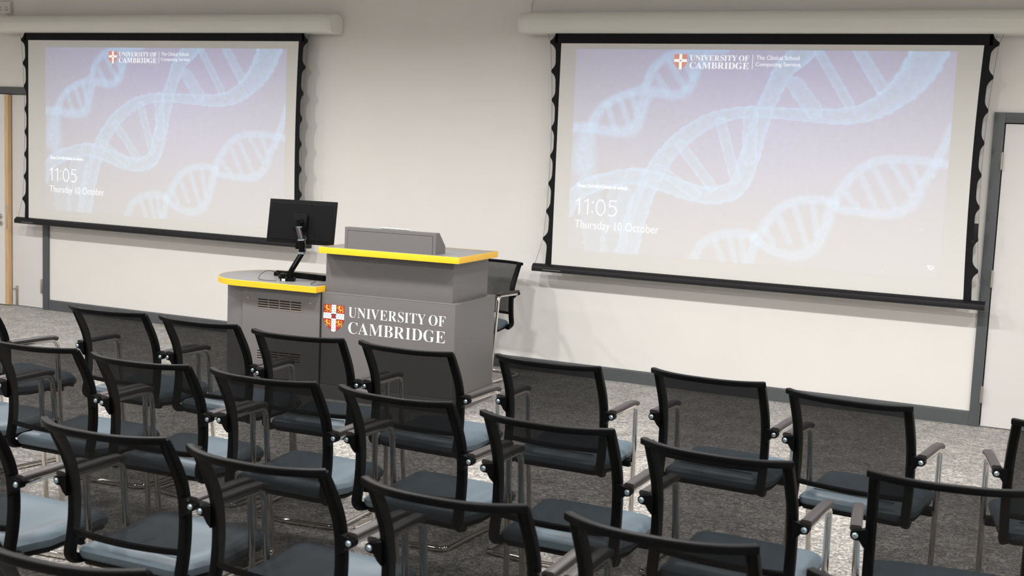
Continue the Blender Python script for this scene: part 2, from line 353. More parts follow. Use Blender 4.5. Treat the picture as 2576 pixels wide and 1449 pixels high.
# serif capital outlines (handle_left, point, handle_right per knot)
GLYPH = {"U":[[[.307,-.013,.248,-.013,.186,-.013],[.141,.001,.114,.029,.087,.056],[.073,.098,.073,.155,.073,.23],[.073,.304,.073,.379,.073,.4],[.069,.415,.061,
.424,.052,.432],[.037,.437,.015,.439,.015,.444],[.015,.45,.015,.455,.09,.455],[.165,.455,.24,.455,.24,.45],[.24,.444,.24,.439,.224,.437],[.211,.435,.202,
.432,.194,.429],[.188,.423,.185,.415,.182,.407],[.181,.395,.181,.379,.181,.299],[.181,.219,.181,.14,.181,.1],[.188,.071,.203,.051,.218,.032],[.242,.022,
.275,.022,.353,.022],[.392,.068,.392,.159,.392,.232],[.392,.305,.392,.378,.392,.4],[.388,.415,.379,.423,.371,.432],[.354,.437,.328,.439,.328,.444],[.328,
.45,.328,.455,.377,.455],[.426,.455,.474,.455,.474,.45],[.474,.444,.474,.439,.454,.436],[.44,.43,.433,.421,.426,.413],[.422,.398,.422,.378,.422,.313],[.422,
.247,.422,.181,.422,.112],[.408,.062,.38,.032,.351,.002]]],"N":[[[.409,-.011,.403,-.011,.304,.109],[.206,.23,.107,.35,.107,.259],[.107,.169,.107,.079,.107,
.055],[.111,.039,.119,.031,.126,.023],[.142,.018,.167,.017,.167,.012],[.167,.006,.167,.0,.117,.0],[.068,.0,.018,.0,.018,.006],[.018,.012,.018,.017,.034,
.018],[.046,.02,.054,.023,.062,.027],[.068,.033,.071,.041,.074,.05],[.076,.062,.076,.079,.076,.182],[.076,.285,.076,.388,.053,.416],[.04,.431,.036,.433,
.032,.435],[.026,.437,.018,.439,.018,.444],[.018,.45,.018,.455,.064,.455],[.11,.455,.156,.455,.235,.36],[.313,.264,.391,.169,.391,.238],[.391,.308,.391,
.377,.391,.394],[.389,.406,.386,.414,.383,.422],[.377,.428,.369,.431,.36,.435],[.348,.437,.331,.439,.331,.444],[.331,.45,.331,.455,.381,.455],[.43,.455,
.48,.455,.48,.45],[.48,.444,.48,.439,.456,.438],[.441,.433,.433,.425,.426,.416],[.422,.4,.422,.377,.422,.248],[.422,.118,.422,-.011,.415,-.011]]],"I":[[[.091,
.0,.013,.0,.013,.006],[.013,.012,.013,.017,.036,.02],[.052,.025,.061,.032,.071,.04],[.075,.054,.075,.075,.075,.179],[.075,.283,.075,.387,.075,.407],[.071,
.421,.063,.427,.055,.434],[.039,.438,.013,.439,.013,.444],[.013,.45,.013,.455,.09,.455],[.167,.455,.244,.455,.244,.45],[.244,.444,.244,.439,.221,.438],
[.204,.434,.196,.427,.187,.421],[.183,.407,.183,.387,.183,.284],[.183,.18,.183,.077,.183,.063],[.184,.052,.187,.044,.191,.036],[.197,.03,.206,.026,.215,
.022],[.228,.019,.246,.017,.246,.012],[.246,.006,.246,.0,.168,.0]]],"V":[[[.218,-.013,.212,-.013,.156,.118],[.1,.25,.044,.381,.037,.397],[.03,.41,.022,
.42,.015,.43],[.003,.436,-.014,.439,-.014,.444],[-.014,.45,-.014,.455,.061,.455],[.136,.455,.211,.455,.211,.45],[.211,.444,.211,.439,.19,.439],[.175,.436,
.166,.432,.157,.428],[.152,.42,.152,.41,.152,.403],[.155,.392,.161,.378,.194,.3],[.226,.221,.259,.143,.288,.221],[.318,.299,.348,.377,.352,.39],[.355,.4,
.355,.409,.355,.42],[.35,.428,.342,.432,.333,.436],[.319,.438,.299,.439,.299,.444],[.299,.45,.299,.455,.347,.455],[.394,.455,.442,.455,.442,.45],[.442,
.444,.442,.439,.428,.439],[.417,.435,.408,.427,.4,.42],[.391,.405,.382,.383,.331,.251],[.281,.119,.23,-.013,.224,-.013]]],"E":[[[.143,.0,.014,.0,.014,.006],
[.014,.011,.014,.017,.038,.017],[.054,.021,.062,.03,.071,.038],[.075,.054,.075,.078,.075,.175],[.075,.272,.075,.369,.075,.398],[.071,.417,.062,.425,.053,
.434],[.038,.439,.016,.439,.016,.444],[.016,.45,.016,.455,.144,.455],[.271,.455,.399,.455,.399,.41],[.399,.365,.399,.32,.394,.32],[.389,.32,.383,.32,.378,
.361],[.364,.39,.34,.406,.317,.422],[.281,.43,.232,.43,.217,.43],[.207,.43,.2,.428,.193,.427],[.188,.423,.186,.417,.184,.411],[.183,.401,.183,.388,.183,
.341],[.183,.293,.183,.246,.186,.246],[.19,.246,.193,.246,.223,.246],[.245,.254,.259,.269,.273,.284],[.283,.31,.288,.345,.293,.345],[.299,.345,.304,.345,
.304,.27],[.304,.194,.304,.118,.299,.118],[.293,.118,.287,.118,.285,.145],[.28,.166,.273,.181,.266,.197],[.255,.207,.241,.213,.227,.219],[.208,.222,.185,
.222,.184,.222],[.184,.222,.183,.222,.183,.171],[.183,.119,.183,.067,.183,.051],[.186,.04,.192,.035,.198,.03],[.211,.028,.23,.028,.263,.028],[.291,.031,
.313,.039,.336,.046],[.355,.058,.371,.075,.386,.092],[.4,.114,.411,.143,.417,.143],[.424,.143,.43,.143,.421,.095],[.411,.048,.402,.0,.273,.0]]],"R":[[[.091,
.0,.015,.0,.015,.006],[.015,.012,.015,.017,.039,.018],[.054,.023,.062,.032,.071,.04],[.075,.056,.075,.081,.075,.18],[.075,.279,.075,.379,.075,.4],[.07,
.415,.062,.424,.054,.432],[.039,.437,.016,.439,.016,.444],[.016,.45,.016,.455,.083,.455],[.15,.455,.217,.455,.284,.455],[.334,.445,.367,.426,.4,.406],[.417,
.376,.417,.334,.417,.279],[.383,.242,.315,.224,.354,.166],[.393,.108,.432,.05,.439,.039],[.446,.031,.452,.026,.458,.02],[.467,.017,.478,.017,.479,.017],
[.48,.017,.48,.017,.48,.012],[.48,.006,.48,.0,.433,.0],[.386,.0,.338,.0,.293,.071],[.247,.141,.201,.212,.195,.212],[.188,.212,.182,.212,.182,.168],[.182,
.124,.182,.081,.182,.056],[.186,.04,.194,.032,.202,.023],[.218,.018,.242,.017,.242,.012],[.242,.006,.242,.0,.166,.0]],[[.182,.284,.182,.234,.189,.234],
[.196,.234,.203,.234,.238,.234],[.264,.242,.28,.258,.296,.275],[.304,.3,.304,.336,.304,.399],[.277,.431,.224,.431,.206,.431],[.195,.428,.19,.422,.185,.417],
[.182,.404,.182,.385,.182,.335]]],"S":[[[.049,-.011,.043,-.011,.043,.045],[.043,.102,.043,.158,.049,.158],[.056,.158,.062,.158,.073,.109],[.09,.073,.111,
.05,.133,.026],[.162,.015,.197,.015,.222,.015],[.242,.022,.257,.036,.271,.05],[.279,.068,.279,.089,.279,.119],[.261,.142,.225,.16,.204,.17],[.183,.18,.163,
.191,.124,.21],[.095,.231,.077,.253,.059,.274],[.05,.301,.05,.332,.05,.359],[.056,.383,.067,.403,.079,.423],[.095,.438,.115,.449,.136,.46],[.159,.466,.185,
.466,.198,.466],[.213,.465,.229,.461,.246,.458],[.263,.454,.282,.448,.286,.447],[.289,.446,.291,.446,.294,.445],[.297,.445,.3,.445,.311,.445],[.318,.452,
.32,.466,.327,.466],[.333,.466,.339,.466,.339,.417],[.339,.368,.339,.319,.334,.319],[.328,.319,.322,.319,.316,.344],[.306,.366,.293,.385,.281,.404],[.265,
.418,.248,.429,.231,.439],[.213,.445,.194,.445,.171,.445],[.153,.439,.14,.426,.126,.414],[.12,.399,.12,.38,.12,.363],[.125,.348,.137,.336,.149,.325],[.166,
.314,.189,.303,.21,.293],[.232,.283,.253,.273,.281,.26],[.302,.247,.317,.233,.333,.219],[.344,.204,.35,.188,.356,.172],[.359,.154,.359,.133,.359,.104],
[.352,.079,.339,.058,.325,.036],[.306,.02,.281,.008,.256,-.004],[.226,-.01,.192,-.01,.181,-.01],[.17,-.009,.158,-.008,.147,-.006],[.136,-.003,.126,.001,
.114,.005],[.105,.008,.098,.009,.091,.011],[.087,.012,.085,.012,.077,.012],[.072,.01,.069,.007,.066,.004],[.063,-.002,.061,-.011,.055,-.011]]],"T":[[[.171,
.0,.092,.0,.092,.006],[.092,.012,.092,.017,.116,.017],[.133,.022,.142,.031,.151,.04],[.156,.056,.156,.081,.156,.198],[.156,.316,.156,.433,.154,.433],[.151,
.433,.149,.433,.114,.433],[.086,.423,.065,.403,.045,.383],[.032,.355,.029,.318,.023,.318],[.017,.318,.011,.318,.011,.364],[.011,.409,.011,.455,.144,.455],
[.277,.455,.41,.455,.41,.409],[.41,.363,.41,.317,.405,.317],[.399,.317,.394,.317,.386,.394],[.344,.433,.269,.433,.267,.433],[.265,.433,.263,.433,.263,.316],
[.263,.198,.263,.081,.263,.056],[.268,.039,.276,.03,.285,.022],[.302,.017,.328,.017,.328,.012],[.328,.006,.328,.0,.249,.0]]],"Y":[[[.177,.0,.101,.0,.101,
.006],[.101,.012,.101,.017,.125,.018],[.14,.023,.148,.032,.156,.04],[.161,.056,.161,.081,.161,.113],[.161,.146,.161,.179,.122,.248],[.084,.317,.046,.387,
.034,.409],[.024,.423,.014,.429,.01,.432],[.005,.434,.001,.435,-.004,.437],[-.009,.437,-.013,.438,-.013,.444],[-.013,.45,-.013,.455,.06,.455],[.133,.455,
.207,.455,.207,.45],[.207,.444,.207,.438,.203,.438],[.199,.438,.195,.438,.183,.438],[.174,.436,.167,.432,.159,.428],[.156,.423,.156,.416,.156,.41],[.158,
.402,.164,.392,.192,.336],[.22,.281,.248,.226,.277,.272],[.305,.319,.333,.366,.343,.383],[.349,.397,.349,.408,.349,.428],[.332,.438,.298,.438,.297,.438],
[.296,.438,.295,.438,.295,.444],[.295,.45,.295,.455,.343,.455],[.391,.455,.439,.455,.439,.45],[.439,.444,.439,.438,.428,.437],[.418,.432,.409,.424,.4,.417],
[.392,.406,.383,.392,.345,.329],[.306,.266,.268,.203,.268,.163],[.268,.122,.268,.081,.268,.056],[.272,.04,.28,.032,.288,.023],[.304,.018,.328,.017,.328,
.012],[.328,.006,.328,.0,.252,.0]]],"O":[[[.295,-.011,.261,-.011,.227,-.011],[.197,-.005,.169,.007,.14,.019],[.116,.036,.094,.058,.073,.079],[.057,.105,
.045,.134,.033,.163],[.028,.194,.028,.228,.028,.261],[.033,.292,.045,.321,.057,.35],[.073,.376,.095,.397,.116,.419],[.141,.436,.17,.448,.199,.46],[.231,
.466,.265,.466,.298,.466],[.329,.46,.357,.448,.385,.436],[.41,.42,.431,.399,.452,.377],[.469,.352,.481,.323,.492,.294],[.498,.262,.498,.228,.498,.194],
[.492,.163,.481,.134,.469,.105],[.452,.079,.43,.058,.409,.036],[.384,.019,.355,.007,.326,-.005]],[[.228,.012,.265,.012,.341,.012],[.379,.084,.379,.228,
.379,.298],[.369,.352,.348,.389,.326,.425],[.297,.443,.26,.443,.183,.443],[.145,.371,.145,.228,.145,.157],[.156,.104,.177,.067,.199,.03]]],"F":[[[.096,
.0,.015,.0,.015,.006],[.015,.012,.015,.017,.039,.019],[.054,.025,.062,.034,.071,.043],[.075,.059,.075,.084,.075,.181],[.075,.278,.075,.375,.075,.399],[.07,
.415,.061,.423,.053,.431],[.037,.436,.014,.439,.014,.444],[.014,.45,.014,.455,.141,.455],[.267,.455,.394,.455,.394,.41],[.394,.365,.394,.32,.388,.32],[.383,
.32,.377,.32,.373,.347],[.366,.369,.355,.385,.345,.402],[.33,.413,.31,.42,.29,.428],[.263,.431,.23,.431,.217,.431],[.207,.431,.2,.429,.193,.428],[.188,
.426,.186,.421,.183,.417],[.182,.409,.182,.398,.182,.348],[.182,.298,.182,.247,.185,.247],[.187,.247,.19,.247,.22,.247],[.242,.255,.256,.27,.27,.286],[.28,
.311,.284,.347,.29,.347],[.296,.347,.302,.347,.302,.27],[.302,.194,.302,.118,.296,.118],[.291,.118,.285,.118,.28,.158],[.271,.185,.257,.2,.242,.216],[.22,
.224,.189,.224,.186,.224],[.184,.224,.182,.224,.182,.176],[.182,.128,.182,.081,.182,.064],[.184,.052,.188,.043,.192,.033],[.199,.027,.21,.024,.22,.02],
[.236,.018,.257,.017,.257,.012],[.257,.006,.257,.0,.176,.0]]],"C":[[[.338,-.011,.257,-.011,.212,-.011],[.172,-.001,.137,.02,.103,.04],[.075,.068,.056,.104,
.036,.14],[.026,.182,.026,.228,.026,.274],[.036,.315,.056,.351,.076,.387],[.104,.414,.139,.435,.174,.455],[.214,.465,.259,.465,.29,.465],[.326,.457,.367,
.44,.374,.437],[.381,.435,.388,.435,.404,.435],[.415,.445,.419,.465,.425,.465],[.431,.465,.437,.465,.437,.413],[.437,.361,.437,.308,.431,.308],[.425,.308,
.42,.308,.405,.35],[.383,.383,.356,.407,.329,.431],[.299,.443,.265,.443,.184,.443],[.144,.371,.144,.226,.144,.091],[.188,.024,.278,.024,.305,.024],[.332,
.031,.358,.045,.384,.059],[.408,.079,.428,.106,.435,.1],[.441,.094,.447,.089,.401,.022]]],"A":[[[.037,.0,-.009,.0,-.009,.006],[-.009,.012,-.009,.018,.004,
.018],[.015,.022,.024,.03,.032,.038],[.041,.053,.049,.075,.101,.205],[.154,.336,.206,.466,.212,.466],[.218,.466,.224,.465,.278,.339],[.331,.213,.384,.087,
.394,.062],[.403,.045,.411,.034,.419,.024],[.429,.018,.443,.018,.443,.012],[.443,.006,.443,.0,.372,.0],[.3,.0,.229,.0,.229,.006],[.229,.012,.229,.018,.265,
.018],[.283,.027,.283,.046,.283,.052],[.28,.064,.273,.081,.266,.098],[.259,.115,.253,.132,.203,.132],[.153,.132,.103,.132,.095,.112],[.087,.091,.079,.071,
.077,.067],[.076,.063,.076,.059,.075,.054],[.075,.051,.075,.048,.075,.028],[.091,.018,.124,.018,.125,.018],[.126,.018,.128,.018,.128,.012],[.128,.006,.128,
.0,.082,.0]],[[.135,.213,.113,.161,.156,.161],[.199,.161,.242,.161,.22,.213],[.198,.266,.177,.319,.156,.266]]],"M":[[[.066,.0,.014,.0,.014,.006],[.014,
.012,.014,.017,.036,.018],[.052,.023,.061,.032,.071,.04],[.075,.056,.075,.079,.075,.18],[.075,.281,.075,.382,.075,.397],[.074,.408,.071,.416,.067,.423],
[.061,.429,.053,.432,.044,.436],[.031,.438,.015,.439,.015,.444],[.015,.45,.015,.455,.071,.455],[.128,.455,.185,.455,.229,.351],[.273,.247,.317,.142,.361,
.247],[.405,.351,.449,.455,.505,.455],[.561,.455,.617,.455,.617,.45],[.617,.444,.617,.439,.596,.437],[.581,.432,.573,.423,.564,.415],[.56,.4,.56,.378,.56,
.281],[.56,.183,.56,.085,.56,.066],[.562,.052,.565,.043,.568,.033],[.574,.027,.582,.023,.59,.02],[.601,.018,.617,.017,.617,.012],[.617,.006,.617,.0,.543,
.0],[.469,.0,.396,.0,.396,.006],[.396,.012,.396,.017,.412,.019],[.424,.021,.433,.025,.441,.028],[.447,.035,.45,.044,.453,.053],[.455,.066,.455,.083,.455,
.188],[.455,.294,.455,.399,.399,.266],[.344,.133,.288,.0,.282,.0],[.276,.0,.27,.0,.215,.13],[.16,.259,.105,.389,.105,.286],[.105,.183,.105,.08,.105,.054],
[.11,.038,.12,.03,.129,.021],[.146,.017,.169,.017,.169,.012],[.169,.006,.169,.0,.118,.0]]],"B":[[[.09,.0,.016,.0,.016,.006],[.016,.012,.016,.017,.039,.018],
[.054,.023,.062,.032,.071,.041],[.075,.058,.075,.082,.075,.178],[.075,.273,.075,.369,.075,.388],[.073,.403,.069,.412,.066,.422],[.06,.429,.051,.433,.043,
.437],[.031,.439,.015,.439,.015,.444],[.015,.45,.015,.455,.084,.455],[.152,.455,.22,.455,.338,.455],[.396,.42,.396,.351,.396,.296],[.36,.261,.287,.247,
.375,.231],[.418,.192,.418,.132,.418,.09],[.403,.058,.371,.035,.339,.012],[.295,.0,.238,.0,.164,.0]],[[.182,.298,.182,.252,.184,.252],[.186,.252,.188,.252,
.224,.252],[.249,.259,.263,.272,.278,.286],[.285,.31,.285,.345,.285,.376],[.28,.398,.269,.412,.259,.427],[.241,.434,.216,.434,.201,.434],[.192,.431,.188,
.425,.184,.419],[.182,.407,.182,.391,.182,.345]],[[.206,.024,.222,.024,.251,.024],[.271,.032,.283,.049,.295,.066],[.301,.092,.301,.128,.301,.165],[.293,
.192,.277,.208,.261,.223],[.235,.231,.197,.231,.192,.231],[.187,.231,.182,.231,.182,.176],[.182,.12,.182,.065,.182,.05],[.185,.039,.19,.033,.196,.027]]],
"D":[[[.09,.0,.02,.0,.02,.006],[.02,.012,.02,.017,.041,.018],[.055,.022,.063,.03,.07,.037],[.074,.052,.074,.075,.074,.174],[.074,.274,.074,.374,.074,.4],
[.07,.418,.061,.426,.052,.434],[.037,.439,.015,.439,.015,.444],[.015,.45,.015,.455,.084,.455],[.153,.455,.222,.455,.302,.455],[.363,.436,.405,.396,.447,
.357],[.468,.301,.468,.228,.468,.076],[.388,.0,.228,.0,.159,.0]],[[.206,.024,.222,.024,.266,.024],[.299,.041,.319,.075,.34,.109],[.351,.16,.351,.229,.351,
.365],[.308,.433,.223,.433,.206,.433],[.195,.43,.19,.423,.185,.417],[.182,.404,.182,.385,.182,.281],[.182,.176,.182,.072,.182,.053],[.185,.04,.19,.034,
.195,.027]]],"G":[[[.328,-.01,.268,-.01,.22,-.01],[.177,-.0,.141,.019,.105,.039],[.077,.067,.057,.103,.037,.139],[.028,.181,.028,.229,.028,.276],[.037,
.317,.057,.352,.077,.387],[.105,.415,.139,.435,.174,.455],[.213,.465,.257,.465,.292,.465],[.33,.457,.369,.441,.376,.437],[.382,.436,.388,.436,.395,.436],
[.401,.438,.406,.443,.41,.448],[.415,.455,.419,.465,.425,.465],[.431,.465,.437,.465,.437,.413],[.437,.36,.437,.308,.431,.308],[.426,.308,.42,.308,.41,.335],
[.398,.359,.382,.379,.366,.399],[.349,.415,.329,.426,.309,.438],[.289,.443,.267,.443,.186,.443],[.146,.371,.146,.228,.146,.157],[.157,.104,.18,.067,.203,
.031],[.235,.013,.275,.013,.301,.013],[.318,.018,.328,.027,.338,.037],[.343,.051,.343,.071,.343,.09],[.343,.109,.343,.128,.343,.149],[.338,.163,.329,.17,
.32,.178],[.302,.182,.275,.182,.275,.187],[.275,.193,.275,.198,.35,.198],[.425,.198,.5,.198,.5,.193],[.5,.187,.5,.182,.478,.182],[.464,.178,.457,.171,.45,
.163],[.446,.149,.446,.128,.446,.095],[.446,.062,.446,.029,.387,.003]]]}

# strokes of the projected picture: (soft, strength, [(u, v, width)...])
STROKES = [(0,1.0,[(0.1762,0.9981,0.0676),(0.204,0.7792,0.0613),(0.249,0.5814,0.055),(0.3114,0.4334,0.0476),(0.3851,0.3385,0.0405),(0.4694,0.2913,0.0314),(0.5534,
0.2872,0.0288),(0.6461,0.2935,0.0344),(0.7463,0.2919,0.0436),(0.8181,0.2529,0.0546),(0.8815,0.1627,0.073),(0.9198,0.0627,0.0874),(0.9395,-0.0237,0.0944)]),
(0,1.0,[(-0.0076,0.8022,0.0464),(0.0201,0.7196,0.0461),(0.0779,0.6587,0.0455),(0.1816,0.6162,0.0446),(0.262,0.6341,0.0483),(0.3528,0.6772,0.0476),(0.4242,
0.6835,0.0469),(0.4763,0.6333,0.0527),(0.5036,0.5041,0.0544),(0.5224,0.3549,0.0498),(0.5504,0.2069,0.0473),(0.5773,0.097,0.0509),(0.6155,0.0241,0.0565),
(0.6441,-0.021,0.0601)]),(0,0.85,[(0.6653,0.0056,0.026),(0.7512,0.2418,0.0257)]),(0,0.85,[(0.7606,-0.0132,0.0313),(0.826,0.1628,0.0311)]),(0,0.85,[(0.6125,
0.1593,0.0446),(0.6646,0.2745,0.0443)]),(0,0.85,[(0.3142,0.4522,0.0303),(0.4065,0.6436,0.0299)]),(0,0.85,[(0.4208,0.3384,0.0296),(0.4698,0.6002,0.0295)]),
(0,0.85,[(0.4991,0.2917,0.0395),(0.5036,0.5041,0.0397)]),(0,0.85,[(0.2543,0.5713,0.0286),(0.3641,0.6856,0.028)]),(0,0.5,[(0.1934,0.6248,0.0667),(0.1539,
0.8435,0.0676)]),(0,0.5,[(0.0547,0.6767,0.0686),(0.0884,1.01,0.0687)]),(0,0.5,[(0.1503,0.7263,0.0787),(0.1354,1.0036,0.0795)]),(1,0.75,[(0.0397,0.5694,
0.0571),(0.0395,0.4809,0.0502),(0.0523,0.3919,0.0295),(0.0756,0.3049,0.0226),(0.1181,0.2429,0.0201),(0.1834,0.2001,0.0198),(0.2087,0.1725,0.0219),(0.2223,
0.1038,0.0196),(0.2563,0.0446,0.0195),(0.3019,0.0176,0.0193),(0.4205,-0.0061,0.023)]),(1,0.75,[(-0.0014,0.3892,0.0229),(0.0615,0.3855,0.0227),(0.1054,0.4004,
0.0225),(0.1745,0.3904,0.0266),(0.1944,0.3317,0.0243),(0.2073,0.2355,0.0286),(0.2368,0.2039,0.024),(0.2931,0.2169,0.0216),(0.3304,0.1779,0.0236),(0.3475,
0.1008,0.0213),(0.3696,0.0464,0.0212)]),(1,0.6,[(0.1014,0.2668,0.0146),(0.1225,0.3877,0.0146)]),(1,0.6,[(0.1354,0.2422,0.0145),(0.1683,0.3754,0.0144)]),
(1,0.6,[(0.1693,0.2217,0.0144),(0.1871,0.3167,0.0144)]),(1,0.6,[(0.24,0.1299,0.0141),(0.2705,0.2083,0.0141)]),(1,0.6,[(0.2715,0.0669,0.014),(0.3197,0.1877,
0.014)]),(1,0.6,[(0.3095,0.0474,0.0139),(0.3401,0.1402,0.0139)]),(1,0.6,[(0.366,1.0013,0.0239),(0.3929,0.9151,0.0216),(0.4363,0.8734,0.0214),(0.4961,0.8566,
0.0211),(0.5275,0.8715,0.021)]),(1,0.65,[(0.5165,1.0087,0.0233),(0.5336,0.8933,0.0231),(0.5617,0.7963,0.0229),(0.5907,0.7317,0.0207),(0.6307,0.6924,0.0184),
(0.6914,0.677,0.0182),(0.7324,0.6946,0.0201),(0.7411,0.7137,0.0181),(0.7992,0.7236,0.0179),(0.8463,0.7274,0.0197),(0.8922,0.7134,0.0234),(0.9272,0.6582,
0.0232),(0.9462,0.5718,0.0211),(0.9701,0.4926,0.021),(0.9863,0.4148,0.0189),(1.001,0.3272,0.017)]),(1,0.65,[(0.5275,0.8715,0.0189),(0.5608,0.9123,0.0188),
(0.6037,0.9402,0.0207),(0.6504,0.9413,0.0226),(0.6899,0.9009,0.0245),(0.7143,0.7969,0.0243),(0.729,0.6859,0.0241),(0.7583,0.5925,0.0219),(0.795,0.5246,
0.0197),(0.8365,0.4874,0.0176),(0.8967,0.4774,0.0174),(0.9519,0.4836,0.0172),(1.0037,0.4934,0.017)]),(1,0.5,[(0.7969,0.571,0.0138),(0.8313,0.6932,0.0138)]),
(1,0.5,[(0.8244,0.5257,0.0137),(0.8777,0.6883,0.0137)]),(1,0.5,[(0.8671,0.5027,0.0136),(0.9156,0.6311,0.0135)]),(1,0.5,[(0.9098,0.494,0.0135),(0.9323,0.5766,
0.0135)]),(1,0.5,[(0.7604,0.6464,0.014),(0.7873,0.6979,0.0139)]),(1,0.5,[(0.5923,0.7742,0.0145),(0.6223,0.8819,0.0144)]),(1,0.5,[(0.6319,0.7236,0.0144),
(0.6692,0.8944,0.0143)]),(1,0.5,[(0.677,0.7004,0.0142),(0.6925,0.8362,0.0142)]),(1,0.5,[(0.5579,0.8341,0.0146),(0.5812,0.8965,0.0146)]),(1,0.5,[(0.4265,
0.907,0.015),(0.4518,1.0084,0.015)]),(1,0.5,[(0.4637,0.8833,0.0149),(0.4841,1.0038,0.0149)]),(1,0.5,[(0.4958,0.8793,0.0148),(0.5052,0.9914,0.0148)])]

# ------------------------------------------------------------------ lettering
def flat_curve_mesh(name, splines, offset=0.0, extrude=0.0004):
    cu = bpy.data.curves.new(name, 'CURVE'); cu.dimensions = '2D'; cu.fill_mode = 'BOTH'; cu.resolution_u = 6
    cu.extrude = extrude; cu.offset = offset
    for sp in splines:
        s = cu.splines.new('BEZIER'); s.bezier_points.add(len(sp)-1); s.use_cyclic_u = True
        for bp_, q in zip(s.bezier_points, sp):
            bp_.handle_left_type = bp_.handle_right_type = 'FREE'
            bp_.handle_left = (q[0], q[1], 0); bp_.co = (q[2], q[3], 0); bp_.handle_right = (q[4], q[5], 0)
    o = bpy.data.objects.new(name, cu); COL.objects.link(o)
    me = bpy.data.meshes.new_from_object(o); bpy.data.objects.remove(o); bpy.data.curves.remove(cu); me.name = name
    return me
def fit(me, x0, x1, y0, cap, yscale=None):
    """stretch so that x spans x0..x1; y baseline at y0, capital height cap (font capital height = yscale)"""
    n = len(me.vertices); c = np.empty(n*3); me.vertices.foreach_get('co', c); c = c.reshape(-1, 3)
    a, b_ = c[:, 0].min(), c[:, 0].max()
    c[:, 0] = x0+(c[:, 0]-a)/(b_-a)*(x1-x0)
    c[:, 1] = y0+c[:, 1]*cap/yscale
    me.vertices.foreach_set('co', c.ravel()); me.update(); return me
def serif(body, x0, x1, y0, cap, offset=-0.006, m_='white', name='lettering', parent=None):
    x = 0; sp = []
    for ch in body:
        if ch == ' ': x += 0.11; continue
        g = GLYPH[ch]; xm = max(q[2] for s in g for q in s)
        for s in g: sp.append([(q[0]+x, q[1], q[2]+x, q[3], q[4]+x, q[5]) for q in s])
        x += xm+0.018
    me = flat_curve_mesh(name, sp, offset, 0.002); fit(me, x0, x1, y0, cap, 0.455)
    c = np.empty(len(me.vertices)*3); me.vertices.foreach_get('co', c); c = c.reshape(-1, 3); c[:, 2] = np.sign(c[:, 2])*0.0004
    me.vertices.foreach_set('co', c.ravel())
    me.materials.append(MT[m_]); o = obj(name, me, parent); o.rotation_euler = (math.pi/2, 0, 0); return o
def sans_mesh(body, offset):
    cu = bpy.data.curves.new('t', 'FONT'); cu.body = body; cu.offset = offset; cu.extrude = 0.002; cu.resolution_u = 5
    o = bpy.data.objects.new('t', cu); COL.objects.link(o)
    me = bpy.data.meshes.new_from_object(o); bpy.data.objects.remove(o); return me
_h = sans_mesh('H', 0); CAPH = max(v.co.y for v in _h.vertices)
def sans(body, x0, x1, y0, cap, offset=-0.01, m_='lit_white', name='lettering', parent=None):
    me = sans_mesh(body, offset); fit(me, x0, x1, y0, cap, CAPH)
    c = np.empty(len(me.vertices)*3); me.vertices.foreach_get('co', c); c = c.reshape(-1, 3); c[:, 2] = np.sign(c[:, 2])*0.0003
    me.vertices.foreach_set('co', c.ravel())
    me.materials.clear(); me.materials.append(MT[m_]); me.name = name
    o = obj(name, me, parent); o.rotation_euler = (math.pi/2, 0, 0); return o

# shield outline, unit width 1, height 1.22, origin bottom centre
def clock_face(x0, x1, z0, cap, y, parent):
    arc = lambda cx, cz, rx, rz, a0, a1, n_=22: [(cx+rx*math.cos(math.radians(a0+(a1-a0)*i/n_)), cz+rz*math.sin(math.radians(a0+(a1-a0)*i/n_))) for i in range(n_+1)]
    strokes = [[(0.0, 0.83), (0.10, 0.88), (0.22, 1.0)], [(0.215, 1.0), (0.215, 0.0)], [(0.49, 0.83), (0.59, 0.88), (0.71, 1.0)], [(0.705, 1.0), (0.705, 0.0)],
               arc(1.425, 0.50, 0.24, 0.485, 90, 450), [(2.30, 0.965), (1.95, 0.965), (1.915, 0.56)], [(1.905, 0.57)]+arc(2.06, 0.325, 0.25, 0.31, 118, -112)+[(1.88, 0.07)]]
    k = (x1-x0)/2.355; b = MB(); sw = 0.0036
    for s_ in strokes:
        P_ = [(x0+a*k, y, z0+c*cap) for a, c in s_]
        b.sweep(P_, [(-sw, -.0003), (sw, -.0003), (sw, .0003), (-sw, .0003)], up=Vector((0, 1, 0)))
    for cz in (0.20, 0.80):
        b.prism([(x0+0.965*k+0.0062*math.cos(t*math.pi/6), z0+cz*cap+0.0062*math.sin(t*math.pi/6)) for t in range(12)], 'y', y-.0003, y+.0003)
    return b.build('projected_clock', 'lit_white', parent, smooth=False)
def shield_pts(inset=0.0):
    w_ = 0.5-inset; top = 1.22-inset; pts = [(-w_, top), (-w_, 0.52)]
    for k_ in range(1, 9):
        t = k_/9; pts.append((-w_*(1-t)**1.0*(1+0.55*t), 0.52*(1-t)**1.25+inset*0.9*t))
    pts.append((0, 0.0+inset))
    return pts+[(-x, z) for x, z in reversed(pts[:-1])]

